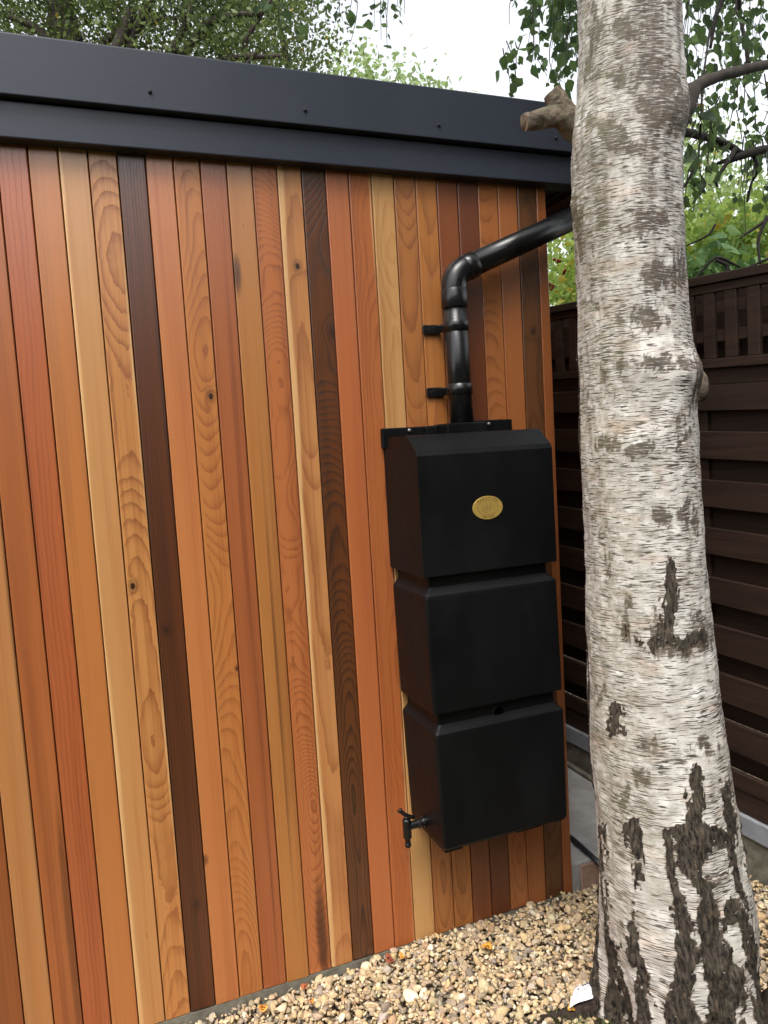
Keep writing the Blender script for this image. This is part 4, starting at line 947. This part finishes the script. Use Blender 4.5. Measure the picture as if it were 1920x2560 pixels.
# ------------------------------------------------------------------ soil, moss and litter at the foot of the birch
so_ = MB(); nr_ = 40
rings = []
for k, (rr, zz) in enumerate(((.02, .04), (.12, .030), (.17, .018), (.22, .008), (.26, -.006), (.30, -.04))):
    rings.append([(-.09 + rr * (1 + .16 * math.sin(3 * a + 1) + .1 * math.sin(7 * a)) * math.cos(a) * 1.05, -.63 + rr * (1 + .16 * math.sin(3 * a + 1)) * math.sin(a) * .92, zz + .006 * math.sin(9 * a + k)) for a in np.linspace(0, 2 * math.pi, nr_, endpoint=False)])
so_.rings(rings); tag(so_.build('soil', m_soil, sm=True), kind='structure')
R = np.random.default_rng(17); gv = []; gf = []
for _ in range(260):
    c0 = np.array([R.normal(-.30, .06), R.normal(-.50, .035), .0]); c0[2] = gz(c0[0], c0[1]) - .004
    if R.random() < .3: c0[0] = R.uniform(-.42, -.12); c0[1] = R.uniform(-.56, -.44)
    h = R.uniform(.012, .035); d = R.normal(0, .5, 2); wv = np.array([-d[1], d[0], 0]); wv = wv / (np.linalg.norm(wv) + 1e-6) * .0016
    n_ = len(gv); gv += [c0 - wv, c0 + wv, c0 + wv * .6 + (d[0] * h * .4, d[1] * h * .4, h * .6), c0 - wv * .6 + (d[0] * h * .4, d[1] * h * .4, h * .6), c0 + (d[0] * h, d[1] * h, h * .9)]
    gf += [(n_, n_ + 1, n_ + 2), (n_, n_ + 2, n_ + 3), (n_ + 3, n_ + 2, n_ + 4)]
cg = np.repeat(np.stack([R.random(260), 0 * np.arange(260.), 0 * np.arange(260.)], 1), 5, 0)
tag(fastmesh('moss_and_grass', gv, gf, leaf_mat('moss', srgb(46, 60, 26), srgb(92, 112, 48), .3), col=cg), 'short moss and grass growing beside the birch root', 'moss', kind='stuff')

# white paper label
def sheet(name, quad, mat, nx=14, ny=8, bend=.012, thick=.0006, jag=.0):
    R = np.random.default_rng(len(name)); a, b_, c_, d_ = [np.array(q, float) for q in quad]; g = []
    for j in range(ny + 1):
        for i in range(nx + 1):
            u, v = i / nx, j / ny; p = a * (1 - u) * (1 - v) + b_ * u * (1 - v) + c_ * u * v + d_ * (1 - u) * v
            e = jag * (R.random() - .5) * (j in (0, ny)) ; p = p + np.array([e, e, bend * math.sin(math.pi * u) * (1 - .5 * v) + .003 * math.sin(9 * u + 5 * v)]); g.append(p)
    f = [(j * (nx + 1) + i, j * (nx + 1) + i + 1, (j + 1) * (nx + 1) + i + 1, (j + 1) * (nx + 1) + i) for j in range(ny) for i in range(nx)]
    b = MB(); b.add(g, f); o = b.build(name, mat, None, sm=True); m = o.modifiers.new('solid', 'SOLIDIFY'); m.thickness = thick; return o
t = NT('paper', .6, .3); a = t.noise(t.obj(), 30, 4); t.col(t.mix(t.rng(a, .3, .7), srgb(222, 224, 230), srgb(236, 238, 242))); m_paper = t.m
lq = [hZ(1424, 2514, .022), hZ(1474, 2510, .018), hZ(1504, 2450, .04), hZ(1440, 2476, .045)]
lq = [hZ(1424, 2520, .034), hZ(1440, 2470, .044), hZ(1510, 2434, .066), hZ(1482, 2492, .050)]
pl = sheet('paper_label', lq, m_paper, jag=.004)
tag(pl, 'torn white printed label lying on the gravel against the birch root', 'label')
def pq(u, v):
    a, b_, c_, d_ = [np.array(q) for q in lq]; p = a * (1 - u) * (1 - v) + b_ * u * (1 - v) + c_ * u * v + d_ * (1 - u) * v
    return p + np.array([0, 0, .012 * math.sin(math.pi * u) * (1 - .5 * v) + .003 * math.sin(9 * u + 5 * v) + .0012])
pr = MB()
for (u0, v0, u1, v1) in ((.62, .30, .70, .62), (.74, .36, .80, .58), (.55, .18, .60, .24), (.40, .14, .46, .20), (.50, .36, .53, .66), (.42, .36, .45, .6), (.60, .14, .65, .20)):
    n_ = 6; top_ = [pq(u0, v0 + (v1 - v0) * k / n_) for k in range(n_ + 1)]; bot = [pq(u1, v0 + (v1 - v0) * k / n_) for k in range(n_ + 1)]
    pr.add(top_ + bot, [(k, k + 1, n_ + 2 + k, n_ + 1 + k) for k in range(n_)])
put(pr.build('print', plain('print_ink', srgb(60, 60, 66), .7)), pl)

# fallen leaves
def fallen(px, py, size, color, label, rz, name='fallen_leaf', curl=.25):
    p = hZ(px, py, float(gz(hZ(px, py, 0)[0], hZ(px, py, 0)[1])) + .021)
    b = MB(); vs = []
    n_ = 16; rows = [[], [], []]
    for i, rr in enumerate((.35, .75, 1.0)):
        for k in range(n_):
            a = 2 * math.pi * k / n_; r_ = size * rr * (1 + .16 * math.sin(3 * a + rz) + .08 * math.sin(5 * a))
            rows[i].append((r_ * math.cos(a), r_ * .8 * math.sin(a), curl * size * rr * rr * (.5 + .6 * math.sin(2 * a + rz))))
    b.rings(rows, cap=False); c0 = len(b.v); b.add([(0, 0, -.0005)], []); b.f += [(c0, (k + 1) % n_, k)[::-1] for k in range(n_)]
    o = b.build(name, plain('leaf_%s_%d' % (name, px), srgb(*color), .7, .3, nscale=180, amt=.25, bump=.3), None, sm=True)
    m = o.modifiers.new('solid', 'SOLIDIFY'); m.thickness = .0007
    o.location = p; o.rotation_euler = (.25 * math.sin(rz), .3 * math.cos(rz * 2), rz); tag(o, label, 'leaf', None); return o
fallen(1218, 2367, .0185, (212, 148, 58), 'large flat orange fallen leaf alone on open gravel before the dark boards', .4)
fallen(973, 2398, .016, (142, 78, 56), 'red brown fallen leaf close under the wall near a grey stone', 1.6)
fallen(1007, 2394, .012, (206, 150, 70), 'small upright ochre leaf just right of the red brown leaf', 2.2, curl=.8)
fallen(764, 2466, .013, (150, 84, 54), 'red brown leaf against the concrete plinth further left', 3.0, curl=.5)
fallen(658, 2522, .014, (206, 146, 70), 'pale orange leaf on gravel by the left bottom of the pebbles', 4.0, curl=.7)
fallen(777, 2506, .010, (196, 132, 66), 'narrow orange leaf standing between pebbles right of the other pale orange leaf', 5.1, curl=.9)
fallen(1428, 2521, .012, (200, 146, 60), 'orange leaf scrap half under the white paper label', .9, curl=.4)
